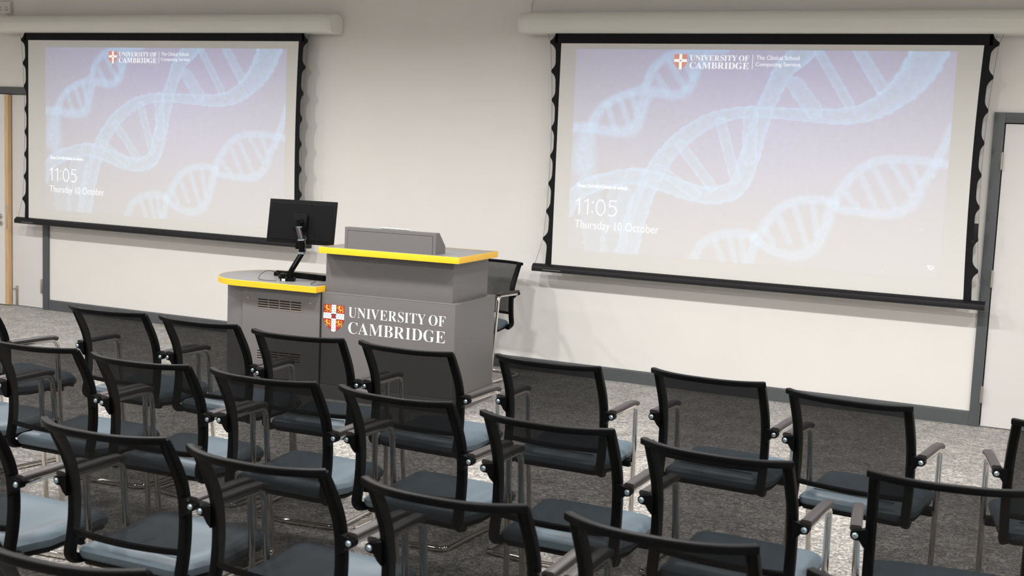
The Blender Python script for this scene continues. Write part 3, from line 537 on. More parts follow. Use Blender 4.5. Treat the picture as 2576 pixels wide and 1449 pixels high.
# ------------------------------------------------------------------ the projected picture
def picture_mesh(name, w_, h_, nu=600, nv=336):
    U = np.linspace(0, 1, nu); V = np.linspace(0, 1, nv)
    uu, vv = np.meshgrid(U*w_, V*h_)
    cx, cy = 0.55*w_, 0.42*h_
    rr = np.sqrt(((uu-cx)/w_)**2+((vv-cy)/h_)**2)
    g = np.clip(1-rr*1.35, 0, 1)
    img = np.stack([0.030+0.050*g, 0.036+0.045*g, 0.125+0.175*g], -1)
    img *= (1-0.7*(vv/h_)**1.5)[..., None]
    dna = np.array([0.075, 0.215, 0.39])
    rng = np.random.RandomState(4)
    for soft, inten, pts in STROKES:
        P = [(p[0]*w_, p[1]*h_, p[2]*w_) for p in pts]
        if len(P) > 2: P = [tuple(q) for q in spline(P, 10)]
        best = np.full(uu.shape, 1e9)
        for a, b_ in zip(P[:-1], P[1:]):
            r = max(a[2], b_[2])/2
            mg = r*(2.2 if soft else 1.4)
            i0 = np.searchsorted(U*w_, min(a[0], b_[0])-mg); i1 = np.searchsorted(U*w_, max(a[0], b_[0])+mg)
            j0 = np.searchsorted(V*h_, min(a[1], b_[1])-mg); j1 = np.searchsorted(V*h_, max(a[1], b_[1])+mg)
            if i1 <= i0 or j1 <= j0: continue
            x = uu[j0:j1, i0:i1]; y = vv[j0:j1, i0:i1]
            dx, dy = b_[0]-a[0], b_[1]-a[1]; L2 = dx*dx+dy*dy+1e-12
            t = np.clip(((x-a[0])*dx+(y-a[1])*dy)/L2, 0, 1)
            d = np.hypot(x-a[0]-t*dx, y-a[1]-t*dy)/((a[2]+(b_[2]-a[2])*t)/2)
            best[j0:j1, i0:i1] = np.minimum(best[j0:j1, i0:i1], d)
        if soft:
            al = np.clip((1.75-best)/1.3, 0, 1)**1.2*min(1, inten*1.15); sh = 0.72+0.28*np.clip(best, 0, 1)
        else:
            wob = 0.05*np.sin(uu*60+np.cos(vv*47)*2)
            al = np.clip((1.06+wob-best)/0.14, 0, 1)*inten*0.92; sh = 0.56+0.46*np.clip(best, 0, 1)**3
        c = dna[None, None]*sh[..., None]
        img = img*(1-al[..., None])+np.maximum(img, c+img*0.35)*al[..., None]
    img *= (1-0.42*vv/h_)[..., None]
    for k_ in range(9):
        x, y, r = rng.rand()*w_, rng.rand()*h_, 0.004+0.006*rng.rand()
        d = np.hypot(uu-x, vv-y)/r; img += (np.exp(-d*d)*0.07)[..., None]
    vs = np.stack([uu, np.zeros_like(uu), -vv], -1).reshape(-1, 3)
    idx = np.arange(nu*nv).reshape(nv, nu)
    q = np.stack([idx[:-1, :-1], idx[1:, :-1], idx[1:, 1:], idx[:-1, 1:]], -1).reshape(-1, 4)
    me = bpy.data.meshes.new(name)
    me.vertices.add(len(vs)); me.vertices.foreach_set('co', vs.ravel())
    me.loops.add(q.size); me.loops.foreach_set('vertex_index', q.ravel().astype(np.int32))
    me.polygons.add(len(q)); me.polygons.foreach_set('loop_start', np.arange(0, q.size, 4, dtype=np.int32))
    me.update(calc_edges=True)
    ca = me.color_attributes.new('picture', 'FLOAT_COLOR', 'POINT')
    col = np.ones((nu*nv, 4)); col[:, :3] = np.clip(img.reshape(-1, 3), 0, 1); ca.data.foreach_set('color', col.ravel())
    me.materials.append(MT['cloth']); return me
PIC_W, PIC_H = 2.695, 1.50
pic_me = picture_mesh('projected_picture', PIC_W, PIC_H)

def projected_crest(x0, x1, z0, z1, y, parent):
    s = (x1-x0); cx = (x0+x1)/2; sz = (z1-z0)/1.22
    f = lambda p, t=0: (cx+p[0]*s, z0+p[1]*sz)
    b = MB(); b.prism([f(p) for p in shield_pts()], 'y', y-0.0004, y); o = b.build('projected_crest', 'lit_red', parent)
    b = MB()
    for p in ([(-.11, 1.22), (.11, 1.22), (.11, .02), (0, 0), (-.11, .02)], [(-.5, .82), (-.5, .60), (-.11, .60), (-.11, .82)], [(.11, .82), (.11, .60), (.5, .60), (.5, .82)]):
        b.prism([f(q) for q in p], 'y', y-0.0008, y-0.0002)
    b.build('projected_cross', 'lit_white', o)
    b = MB()
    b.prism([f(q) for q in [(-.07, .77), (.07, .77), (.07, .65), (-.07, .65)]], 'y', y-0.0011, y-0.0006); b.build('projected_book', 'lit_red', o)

TABZ = [2.54, 2.325, 2.11, 1.90, 1.69, 1.48, 1.27, 1.06]
TABW = [.092, .072, .058, .051, .050, .055, .063, .080]
def build_screen(x0, x1, zt, zb, px0, pzt, hx0, hx1, bx0, bx1, label, left_end, right_end):
    Y = -0.15
    r = tag(empty('projection_screen', ((x0+x1)/2, Y, zb)), label, 'projection screen')
    r_inv = Matrix.Translation((-(x0+x1)/2, -Y, -zb))
    def put(o): o.matrix_parent_inverse = r_inv; return o
    # housing: rounded tube section
    prof = [(-0.012, 2.742), (-0.05, 2.757), (-0.10, 2.764), (-0.150, 2.757), (-0.185, 2.735), (-0.204, 2.700), (-0.205, 2.690), (-0.204, 2.660), (-0.195, 2.625), (-0.180, 2.606), (-0.165, 2.602), (-0.012, 2.602)]
    b = MB(); b.prism(prof, 'x', hx0+0.045, hx1-0.045); hs = put(b.build('screen_housing', 'housing', r))
    b = MB(); b.box(hx0+0.05, hx1-0.05, -0.2072, -0.2045, 2.693, 2.697); b.build('housing_seam', 'cap', hs)
    for xa, xb, on in ((hx0, hx0+0.045, left_end), (hx1-0.045, hx1, right_end)):
        b = MB(); cen = (-0.10, 2.683)
        outer = xa if xa == hx0 else xb; inner = xb if xa == hx0 else xa
        sc = lambda k_: [(cen[0]+(p[0]-cen[0])*k_, cen[1]+(p[1]-cen[1])*k_) for p in prof]
        rings = [(inner, 1.012), (inner+(outer-inner)*.55, 1.0), (inner+(outer-inner)*.85, .965), (outer, .90)]
        vs = []; n_ = len(prof)
        for xx, k_ in rings: vs += [(xx, a, c_) for a, c_ in sc(k_)]
        fs = [(i*n_+j, i*n_+(j+1) % n_, (i+1)*n_+(j+1) % n_, (i+1)*n_+j) for i in range(3) for j in range(n_)]
        fs += [tuple(range(n_)), tuple(range(3*n_, 4*n_))]
        b.add(vs, fs); b.build('end_cap', 'cap', hs)
        b = MB(); b.box(min(xa, xb)+0.005, max(xa, xb)-0.005, -0.03, 0.0, 2.62, 2.73); b.build('wall_bracket', 'cap', hs)
    # black border with scalloped tension tabs
    b = MB(); ztop = 2.606
    b.box(x0-0.05, x1+0.05, Y-0.001, Y+0.001, zt, ztop)
    for sgn, xe in ((-1, x0), (1, x1)):
        zs = np.linspace(zb-0.01, zt+0.002, 420)
        def wid(z):
            body = 0.026+0.021*((z-1.75)/0.8)**2
            best = body
            for tz, tw in zip(TABZ, TABW):
                d = abs(z-tz)
                if d < 0.009: q = tw
                elif d < 0.075:
                    t = (d-0.009)/0.066; q = body+(tw-body)*(1-t)**2.4
                else: q = body
                best = max(best, q)
            return best
        vs = []
        inn = lambda z: (0.017*max(0.0, 1-((z-1.72)/0.83)**2)) if sgn > 0 else 0.0   # this edge of the border bows in a little
        for z in zs: vs += [(xe-sgn*inn(z), Y-0.001, z), (xe+sgn*wid(z), Y-0.001, z), (xe+sgn*wid(z), Y+0.001, z), (xe-sgn*inn(z), Y+0.001, z)]
        fs = []
        for i in range(len(zs)-1):
            for j in range(4): fs.append((i*4+j, i*4+(j+1) % 4, (i+1)*4+(j+1) % 4, (i+1)*4+j))
        b.add(vs, fs)
        # top tab flank above the white area
        zs2 = np.linspace(zt, ztop, 24); vs = []
        for z in zs2: vs += [(xe+sgn*0.03, Y-0.001, z), (xe+sgn*wid(z), Y-0.001, z), (xe+sgn*wid(z), Y+0.001, z), (xe+sgn*0.03, Y+0.001, z)]
        b.add(vs, [(i*4+j, i*4+(j+1) % 4, (i+1)*4+(j+1) % 4, (i+1)*4+j) for i in range(23) for j in range(4)])
    put(b.build('screen_border', 'screen_black', r, smooth=False))
    cl = put(box('screen_cloth', x0, x1, Y-0.0008, Y+0.0008, zb-0.012, zt, 'cloth', r))
    pc = obj('projected_picture', pic_me, cl); pc.matrix_parent_inverse = Matrix.Identity(4)
    pc.location = (px0, Y-0.0013, pzt)
    X = px0+2.80; Z = pzt-2.49; y = Y-0.0022
    def T(o): o.location = (0, y, 0); return o
    T(serif('UNIVERSITY OF', -1.919+X, -1.489+X, 2.413+Z, 0.038, -0.004, 'lit_white', 'projected_lettering', cl))
    T(serif('CAMBRIDGE', -1.919+X, -1.489+X, 2.357+Z, 0.044, -0.004, 'lit_white', 'projected_lettering', cl))
    T(sans('The Clinical School', -1.438+X, -1.136+X, 2.423+Z, 0.029, -0.004, 'lit_white', 'projected_lettering', cl))
    T(sans('Computing Service', -1.440+X, -1.127+X, 2.379+Z, 0.026, -0.004, 'lit_white', 'projected_lettering', cl))
    T(sans('Press Ctrl+Alt+Delete to unlock.', -2.733+X, -2.338+X, 1.466+Z, 0.025, 0.010, 'lit_white', 'projected_lettering', cl))
    clock_face(-2.748+X, -2.413+X, 1.263+Z, 0.118, y, cl)
    T(sans('Thursday 10 October', -2.746+X, -2.082+X, 1.158+Z, 0.062, -0.015, 'lit_white', 'projected_date', cl))
    box('projected_divider', -1.4645+X, -1.4615+X, y-0.0003, y+0.0003, 2.355+Z, 2.459+Z, 'lit_white', cl)
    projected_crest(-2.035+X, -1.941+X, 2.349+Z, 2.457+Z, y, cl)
    if right_end is None:
        b = MB(); a0, a1, c0, c1 = -0.186+X, -0.146+X, 1.046+Z, 1.072+Z
        for q in ((a0+.006, a1, c1-.003, c1), (a0+.006, a1, c0+.008, c0+.011), (a1-.003, a1, c0+.008, c1), (a0+.006, a0+.009, c0+.008, c1), (a0+.014, a1-.010, c0, c0+.003), (a0+.021, a0+.026, c0, c0+.009), (a0, a0+.012, c1-.010, c1+.004)):
            b.box(q[0], q[1], y-0.0003, y+0.0003, q[2], q[3])
        b.build('projected_screen_icon', 'lit_white', cl)
    # bottom bar: sloping upper face
    zb0 = zb-0.058
    prof = [(Y+0.022, zb0), (Y+0.022, zb-0.004), (Y+0.008, zb), (Y-0.008, zb), (Y-0.034, zb-0.020), (Y-0.036, zb-0.024), (Y-0.036, zb0+0.004), (Y-0.030, zb0)]
    b = MB(); b.prism(prof, 'x', bx0, bx1); bar = put(b.build('bottom_bar', 'bar_black', r))
    b = MB(); b.box(bx0+0.09, bx0+0.24, Y-0.0368, Y-0.0355, zb0+0.014, zb0+0.018); b.build('maker_strip', 'laminate_top', bar)
    for sgn, xe, be in ((-1, x0, bx0+0.012), (1, x1, bx1-0.012)):
        p = [(xe+sgn*0.115, Y, 2.61)]+[(xe+sgn*(tw-0.003), Y, tz) for tz, tw in zip(TABZ, TABW)]+[(be, Y, zb-0.006)]
        b = MB(); b.tube(p, 0.0013, 6); put(b.build('tension_cord', 'cord', r))
    if right_end is None:
        b = MB(); b.box(x1+0.03, x1+0.058, Y-0.006, Y+0.006, 1.262, 1.375, 0.002); b.box(x1+0.02, x1+0.045, Y-0.005, Y+0.005, 1.235, 1.265, 0.002)
        put(b.build('cord_clip', 'bar_black', r))
    return r
build_screen(-8.310, -5.287, 2.536, 0.884, -8.097, 2.474, -8.76, -4.955, -8.46, -5.128,
             'left projection screen, behind the monitor, showing the blue helix picture', True, True)
build_screen(-2.925, 0.056, 2.530, 0.866, -2.80, 2.490, -3.272, 0.52, -3.073, 0.196,
             'right, larger looking projection screen beside the right door, showing the helix picture', True, None)

# ------------------------------------------------------------------ lectern and equipment desk
TH = math.radians(3.5)
lec = tag(empty('lectern', (-2.875, -1.80, 0), TH), 'tall dark grey lectern with yellow edged top and a crest on its front', 'lectern')
LP = Matrix.Translation((-2.875, -1.80, 0)) @ Matrix.Rotation(TH, 4, 'Z')
base = MB(); base.box(-0.985, 0, 0, 0.67, 0.10, 0.722, 0.002); base = base.build('lower_cabinet', 'laminate', lec)
b = MB(); b.box(-0.985, 0.001, -0.0012, 0.001, 0.7205, 0.7232); b.box(-0.0008, 0.0014, -0.001, 0.67, 0.7205, 0.7232); b.build('edge_strip', 'laminate_top', base)
b = MB(); b.box(-0.985, 0.004, -0.004, 0.674, 0.0, 0.098, 0.001); b.build('plinth', 'laminate', lec)
b = MB(); b.box(-0.985, -0.042, 0.045, 0.622, 0.70, 0.992, 0.002); b.build('upper_cabinet', 'laminate', lec)
def slab(pts, z0, z1, parent):
    """top board: grey faces with a yellow edge band"""
    b = MB(); n_ = len(pts)
    vs = [(x, y, z0) for x, y in pts]+[(x, y, z1) for x, y in pts]
    b.cur = 0; b.add(vs, [tuple(range(n_, 2*n_)), tuple(range(n_-1, -1, -1))])
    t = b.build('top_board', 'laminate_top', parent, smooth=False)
    cx = sum(p[0] for p in pts)/n_; cy = sum(p[1] for p in pts)/n_
    o_ = [(cx+(x-cx)*1.002, cy+(y-cy)*1.003) for x, y in pts]; i_ = [(cx+(x-cx)*.996, cy+(y-cy)*.994) for x, y in pts]
    b = MB(); rings = [(i_, z0-.0006), (o_, z0-.0006), (o_, z1-.001), (pts, z1+.0008), (i_, z1+.0008)]
    vs = [(x, y, z) for rg, z in rings for x, y in rg]
    b.add(vs, [(k_*n_+j, k_*n_+(j+1) % n_, ((k_+1) % 5)*n_+(j+1) % n_, ((k_+1) % 5)*n_+j) for k_ in range(5) for j in range(n_)])
    b.build('yellow_edge', 'yellow', t)
slab([(-0.99, -0.045), (0.022, -0.045), (0.03, -0.037), (0.03, 0.612), (-0.99, 0.612)], 0.992, 1.032, lec)
# sloped lectern box on top
b = MB()
prof = [(0.02, 1.033), (0.17, 1.033), (0.17, 1.080), (0.072, 1.172), (0.02, 1.172)]
b.prism(prof, 'x', -0.835, -0.165); lb = b.build('reading_stand', 'laminate', lec, smooth=False)
b = MB(); b.box(-0.812, -0.188, 0.0185, 0.0205, 1.033, 1.150); b.build('stand_front_panel', 'laminate', lb)
b = MB(); b.box(-0.814, -0.186, 0.0192, 0.0204, 1.150, 1.1525); b.box(-0.814, -0.812, 0.0192, 0.0204, 1.033, 1.15); b.box(-0.188, -0.186, 0.0192, 0.0204, 1.033, 1.15)
b.build('panel_groove', 'dark', lb)
# crest and name on the lower cabinet
cs = 0.158; cz0 = 0.464; cxx = -0.891
f = lambda p: (cxx+p[0]*cs, cz0+p[1]*(0.181/1.22))
b = MB(); b.prism([f(p) for p in shield_pts()], 'y', -0.0012, 0.001); crest = b.build('crest', 'red', base, smooth=False)
b = MB()
for p in ([(-.11, 1.22), (.11, 1.22), (.11, .03), (0, -.02), (-.11, .03)], [(-.5, .84), (-.5, .58), (-.11, .58), (-.11, .84)], [(.11, .84), (.11, .58), (.5, .58), (.5, .84)]):
    b.prism([f(q) for q in p], 'y', -0.0018, 0)
b.build('crest_cross', 'white', crest, smooth=False)
b = MB()
def spot(x, z, s=.022): b.prism([f(q) for q in [(x, z+s*2.2), (x+s*.5, z), (x+s*1.1, z-s*1.2), (x, z-s*.5), (x-s*1.1, z-s*1.2), (x-s*.5, z)]], 'y', -0.0022, -0.001)
for x, z in ((-.055, 1.13), (.055, 1.13), (0, 1.02), (-.055, .92), (.055, .92), (-.05, .51), (.05, .51), (0, .43), (-.055, .33), (.055, .33), (0, .23), (-.055, .13), (.055, .13),
             (-.43, .75), (-.37, .655), (-.30, .75), (-.24, .655), (-.175, .75), (.175, .75), (.24, .655), (.30, .75), (.37, .655), (.43, .75)): spot(x, z)
b.build('crest_ermine_spots', 'ink', crest, smooth=False)
b = MB(); b.prism([f(q) for q in [(-.115, .815), (.115, .815), (.125, .77), (.09, .71), (.125, .65), (.10, .60), (-.10, .60), (-.125, .65), (-.09, .71), (-.125, .77)]], 'y', -0.0025, -0.001)
bk = b.build('crest_book', 'ink', crest, smooth=False)
b = MB(); b.prism([f(q) for q in [(-.085, .63), (.085, .63), (.075, .72), (.05, .79), (0, .80), (-.05, .79), (-.075, .72)]], 'y', -0.003, -0.002); b.build('book_cover', 'red', bk, smooth=False)
def lion(cx_, cz_, s):
    """walking lion with raised paw and curled tail, facing left"""
    b = MB()
    def st(pts, w0, w1=None):
        w1 = w1 or w0; P = spline([(p[0], p[1], 0) for p in pts], 5); n_ = len(P); L = []; R = []
        for i, p in enumerate(P):
            t = (P[min(i+1, n_-1)]-P[max(i-1, 0)]).normalized(); nx, nz = -t.y, t.x; ww = (w0+(w1-w0)*i/(n_-1))*0.40
            L.append(f((cx_+(p.x+nx*ww)*s, cz_+(p.y+nz*ww)*s))); R.append(f((cx_+(p.x-nx*ww)*s, cz_+(p.y-nz*ww)*s)))
        vs = [(x, -0.0018, z) for x, z in L]+[(x, -0.0018, z) for x, z in R]
        b.add(vs, [(i, i+1, n_+i+1, n_+i) for i in range(n_-1)])
    head = [(-.10+.115*math.cos(a), .30+.115*math.sin(a)) for a in [k_*math.pi/6 for k_ in range(12)]]
    b.add([(f((cx_+p[0]*s, cz_+p[1]*s))[0], -0.0018, f((cx_+p[0]*s, cz_+p[1]*s))[1]) for p in head], [tuple(range(12))])
    st([(-.12, .22), (-.08, .05), (.05, -.05), (.22, -.06), (.32, -.14)], .17, .13)
    st([(-.12, .12), (-.26, .08), (-.34, .18), (-.36, .34)], .09, .05)
    st([(-.08, .02), (-.14, -.18), (-.24, -.30), (-.34, -.34)], .11, .06)
    st([(.02, -.04), (.06, -.20), (.00, -.36), (-.08, -.38)], .09, .05)
    st([(.28, -.10), (.36, -.22), (.30, -.34), (.22, -.38)], .12, .05)
    st([(.30, -.02), (.38, .12), (.22, .20), (.16, .28), (.26, .36), (.38, .32)], .06, .05)
    b.build('crest_lion', 'gold', crest, smooth=False)
lion(-.305, 1.03, .40); lion(.305, 1.03, .40); lion(-.29, .38, .36); lion(.27, .38, .36)
serif('UNIVERSITY OF', -0.780, -0.066, 0.5725, 0.0675, -0.0072, 'white', 'name_lettering', base).location = (0, -0.001, 0)
serif('CAMBRIDGE', -0.778, -0.064, 0.4625, 0.078, -0.0072, 'white', 'name_lettering', base).location = (0, -0.001, 0)
# paper lying on the slope, its top edge just showing
sl = math.atan2(1.080-1.172, 0.17-0.072)
b = MB(); mtx = Matrix.Translation((-0.49, 0.073, 1.175)) @ Matrix.Rotation(sl, 4, 'X')
b.box(-0.105, 0.105, -0.004, 0.075, 0.0, 0.005, 0.0, mtx)
pp = b.build('paper_sheet', 'paper'); pp.matrix_world = LP; tag(pp, 'white papers lying on the slope of the lectern reading stand', 'paper')

# curved equipment desk to the left of the lectern
desk = tag(empty('equipment_desk', LP @ Vector((-1.4, 0.3, 0)), TH), 'low grey desk with rounded yellow edged top and vent slots, holding the monitor', 'desk')
DP = Matrix.Translation((1.4, -0.3, 0))
def dobj(o): o.matrix_parent_inverse = DP; return o
def dshape(x1, y0, y1, xc, ax, n_=26):
    cy = (y0+y1)/2; ay = (y1-y0)/2
    return [(x1, y0)]+[(xc-ax*math.sin(math.pi*k_/n_), cy-ay*math.cos(math.pi*k_/n_)) for k_ in range(n_+1)]+[(x1, y1)]
body = dshape(-0.990, 0.0, 0.66, -1.610, 0.27)
b = MB(); b.prism(body, 'z', 0.09, 0.722); body_o = dobj(b.build('desk_cabinet', 'laminate', desk))
b = MB(); b.prism(dshape(-0.992, 0.012, 0.65, -1.605, 0.26), 'z', 0.0, 0.09); dobj(b.build('plinth', 'laminate', desk))
b = MB(); b.box(-1.604, -0.994, -0.0125, 0.0, 0.10, 0.715, 0.001); fd = dobj(b.build('front_panel', 'laminate', desk))
b = MB(); b.box(-0.9935, -0.9865, -0.004, 0.02, 0.0, 0.722); dobj(b.build('panel_gap', 'dark', desk))
for zt_ in (0.640, 0.282):
    fr = MB(); hl = MB()
    cw = 0.35/4
    for c_ in range(4):
        for r_ in range(4):
            xa = -1.484+c_*cw+0.005; xb = xa+cw-0.010; z1_ = zt_-r_*0.0165; z0_ = z1_-0.0145
            fr.box(xa-.002, xb+.002, -0.0145, -0.012, z0_-0.001, z1_-0.0100, 0.0008)
            hl.box(xa, xb, -0.0135, -0.012, z1_-0.0105, z1_+0.0005)
    v_ = fr.build('vent_grille', 'vent', fd); hl.build('vent_slots', 'vblack', v_)
for sx in (-1.557, -1.064):
    b = MB(); b.cyl((sx, -0.0125, 0.640), (sx, -0.018, 0.640), 0.010, 20, 0.008); b.cur = 1; b.box(sx-0.001, sx+0.001, -0.0187, -0.0178, 0.634, 0.646)
    b.build('panel_lock', ['steel', 'dark'], fd)
# desk top
tmp = empty('tmp'); 
def slab2(pts, z0, z1):
    n_ = len(pts); b = MB(); vs = [(x, y, z0) for x, y in pts]+[(x, y, z1) for x, y in pts]
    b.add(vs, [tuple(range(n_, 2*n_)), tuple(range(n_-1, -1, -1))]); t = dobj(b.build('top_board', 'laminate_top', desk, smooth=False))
    cx = -1.45; cy = 0.32
    o_ = [(cx+(x-cx)*1.003, cy+(y-cy)*1.004) for x, y in pts]; i_ = [(cx+(x-cx)*.992, cy+(y-cy)*.992) for x, y in pts]
    b = MB(); rings = [(i_, z0-.0006), (o_, z0-.0006), (o_, z1-.001), (pts, z1+.0008), (i_, z1+.0008)]
    vs = [(x, y, z) for rg, z in rings for x, y in rg]
    b.add(vs, [(k_*n_+j, k_*n_+(j+1) % n_, ((k_+1) % 5)*n_+(j+1) % n_, ((k_+1) % 5)*n_+j) for k_ in range(5) for j in range(n_)])
    b.build('yellow_edge', 'yellow', t)
bpy.data.objects.remove(tmp)
slab2(dshape(-0.9915, -0.072, 0.70, -1.60, 0.345), 0.723, 0.762)

# monitor on its arm
MC = Vector((-4.18918, -1.64198, 1.166)); YAW = 0.1483; TILT = 0.168
Rm = Matrix.Translation(MC) @ Matrix.Rotation(YAW, 4, 'Z') @ Matrix.Rotation(-TILT, 4, 'X')
mon = tag(empty('monitor'), 'black computer monitor on a jointed arm on the desk, seen from behind', 'monitor'); mon.matrix_world = Rm
b = MB(); b.box(-0.2554, 0.2554, 0.0, 0.016, -0.1527, 0.1527, 0.003); b.build('monitor_shell', 'mon', mon)
b = MB()
pr_ = [(-0.10, -0.026), (0.10, -0.026), (0.2, 0.001), (-0.2, 0.001)]
b.add([(-.235, 0.001, -.13), (.235, 0.001, -.13), (.235, 0.001, .13), (-.235, 0.001, .13), (-.23, -.002, -.125), (.23, -.002, -.125), (.23, -.002, .125), (-.23, -.002, .125)],
      [(0, 1, 5, 4), (1, 2, 6, 5), (2, 3, 7, 6), (3, 0, 4, 7), (4, 5, 6, 7)]); b.build('monitor_back', 'mon', mon, smooth=False)
b = MB(); b.box(-0.245, 0.245, 0.0158, 0.0168, -0.140, 0.142); b.build('monitor_panel', 'monscr', mon)
b = MB(); b.box(-0.052, 0.052, -0.026, -0.017, -0.055, 0.055, 0.003); vp = b.build('mount_plate', 'mon', mon)
b = MB(); b.cyl((0.034, -0.019, -0.045), (0.034, -0.022, -0.045), 0.004, 10); b.build('mount_screw', 'bolt', vp)
# the arm, standing on the desk edge
bx_, by_ = -4.197, -1.778
rv = Vector((0.906, 0.423, 0)); fv = Vector((-0.423, 0.906, 0))
AP = Matrix.Translation((bx_, by_, 0.7625))
def arm_part(o):
    o.parent = mon; o.matrix_parent_inverse = Rm.inverted() @ AP; return o
def A(r_, d_, z_): return rv*r_+fv*d_+Vector((0, 0, z_-0.7625))
rot = Matrix.Rotation(math.radians(25), 4, 'Z')
b = MB(); b.box(-0.050, 0.045, -0.02, 0.06, 0.0, 0.022, 0.004, rot); b.cyl(A(0.012, 0.02, 0.784), A(0.012, 0.02, 0.83), 0.024, 20); b.box(-0.046, -0.020, -0.026, 0.012, 0.012, 0.05, 0.004, rot)
ab = arm_part(b.build('arm_base', 'plastic'))
b = MB(); b.box(-0.038, -0.014, -0.0275, -0.0255, 0.002, 0.018, 0.0, rot); b.build('base_label', 'socket', ab)
b = MB(); P_ = fillet([A(0.012, 0.02, 0.80), A(0.020, 0.02, 0.835), A(0.088, 0.025, 0.955)], 0.03)
b.sweep(P_, rprof(0.044, 0.036, 0.35)); la = arm_part(b.build('lower_arm', 'plastic'))
b = MB(); b.sweep([A(0.034, -0.001, 0.862), A(0.082, 0.003, 0.948)], rprof(0.020, 0.006, 0.3)); b.build('arm_inlay', 'gunmetal', la)
b = MB(); b.cyl(A(0.088, 0.025, 0.952), A(0.088, 0.025, 0.966), 0.026, 20); b.cyl(A(0.084, 0.025, 1.045), A(0.083, 0.025, 1.055), 0.026, 20); b.cyl(A(0.066, 0.028, 1.135), A(0.066, 0.028, 1.142), 0.022, 20)
arm_part(b.build('joint_rings', 'bolt'))
b = MB(); b.cyl(A(0.088, 0.025, 0.966), A(0.084, 0.025, 1.047), 0.022, 20); b.box(-0.012, 0.012, -0.01, 0.01, 0, 0.05, 0.003, Matrix.Translation(A(0.055, 0.03, 0.985)) @ rot); arm_part(b.build('arm_post', 'plastic'))
b = MB(); b.sweep([A(0.082, 0.025, 1.055), A(0.072, 0.025, 1.09), A(0.058, 0.028, 1.138)], lambda i: rprof([0.050, 0.046, 0.038][i], 0.036, 0.45)); arm_part(b.build('upper_arm', 'gunmetal'))
b = MB(); b.cyl(A(0.060, 0.028, 1.14), A(0.060, 0.03, 1.170), 0.019, 18); b.cyl(A(0.056, 0.028, 1.166), A(0.072, 0.105, 1.172), 0.017, 18); b.cyl(A(0.040, 0.04, 1.168), A(0.085, 0.045, 1.168), 0.012, 14); arm_part(b.build('tilt_head', 'plastic'))
b = MB(); b.tube(spline([A(0.09, 0.02, 1.05), A(0.112, 0.015, 1.03), A(0.116, 0.015, 0.99), A(0.108, 0.018, 0.955)]), 0.0035, 8); b.tube(spline([A(0.10, 0.05, 1.075), A(0.113, 0.03, 1.055), A(0.103, 0.02, 1.01), A(0.10, 0.02, 0.955)]), 0.003, 8)
arm_part(b.build('arm_cables', 'cable'))
# keyboard
kb = tag(empty('keyboard', LP @ Vector((-1.34, 0.36, 0.7628)), TH+math.radians(-9)), 'black keyboard on the desk behind the monitor arm', 'keyboard')
b = MB(); b.prism([(-0.07, 0.0), (0.07, 0.0), (0.07, 0.013), (-0.07, 0.031)], 'x', -0.225, 0.225); b.build('keyboard_body', 'plastic', kb, smooth=False)
b = MB()
for r_ in range(6):
    yy = -0.058+r_*0.0205; zz = 0.0300-(yy+0.07)*0.128
    n_ = 19
    for k_ in range(n_):
        xx = -0.215+k_*0.0228
        b.box(xx, xx+0.0195, yy, yy+0.0175, zz, zz+0.008, 0.0)
b.build('keys', 'mon', kb, smooth=False)
# mouse
mo = tag(empty('computer_mouse', LP @ Vector((-1.44, 0.235, 0.7628)), TH+0.4), 'small black mouse beside the monitor arm base, its thin cable rising in a loop', 'mouse')
b = MB(); b.grid(14, 10, lambda u, v: (0.030*math.cos(2*math.pi*u)*math.cos(v*math.pi/2)**0.6, 0.055*math.sin(2*math.pi*u)*math.cos(v*math.pi/2)**0.6, 0.001+0.036*math.sin(v*math.pi/2)))
b.build('mouse_shell', 'plastic', mo)
# cables on the desk: given as points over the desk top
b = MB(); z = 0.764
cp = [(-1.44, 0.18, z+.010), (-1.42, 0.13, z+.045), (-1.46, 0.08, z+.062), (-1.53, 0.10, z+.035), (-1.525, 0.06, z+.004), (-1.47, 0.03, z+.001), (-1.42, 0.035, z+.001), (-1.385, 0.06, z+.001)]
b.tube(spline([LP @ Vector(p) for p in cp], 8), 0.0022, 6)
o = b.build('mouse_cable', 'cable', mo); o.matrix_parent_inverse = (Matrix.Translation(mo.location) @ Matrix.Rotation(TH+0.4, 4, 'Z')).inverted()
b = MB(); cp = [(-1.19, 0.25, z+.001), (-1.14, 0.16, z), (-1.11, 0.06, z), (-1.07, 0.02, z), (-1.03, 0.05, z), (-0.998, 0.10, z)]
b.tube(spline([LP @ Vector(p) for p in cp], 8), 0.0022, 6)
o = b.build('keyboard_cable', 'cable', kb); o.matrix_parent_inverse = (Matrix.Translation(kb.location) @ Matrix.Rotation(TH+math.radians(-9), 4, 'Z')).inverted()

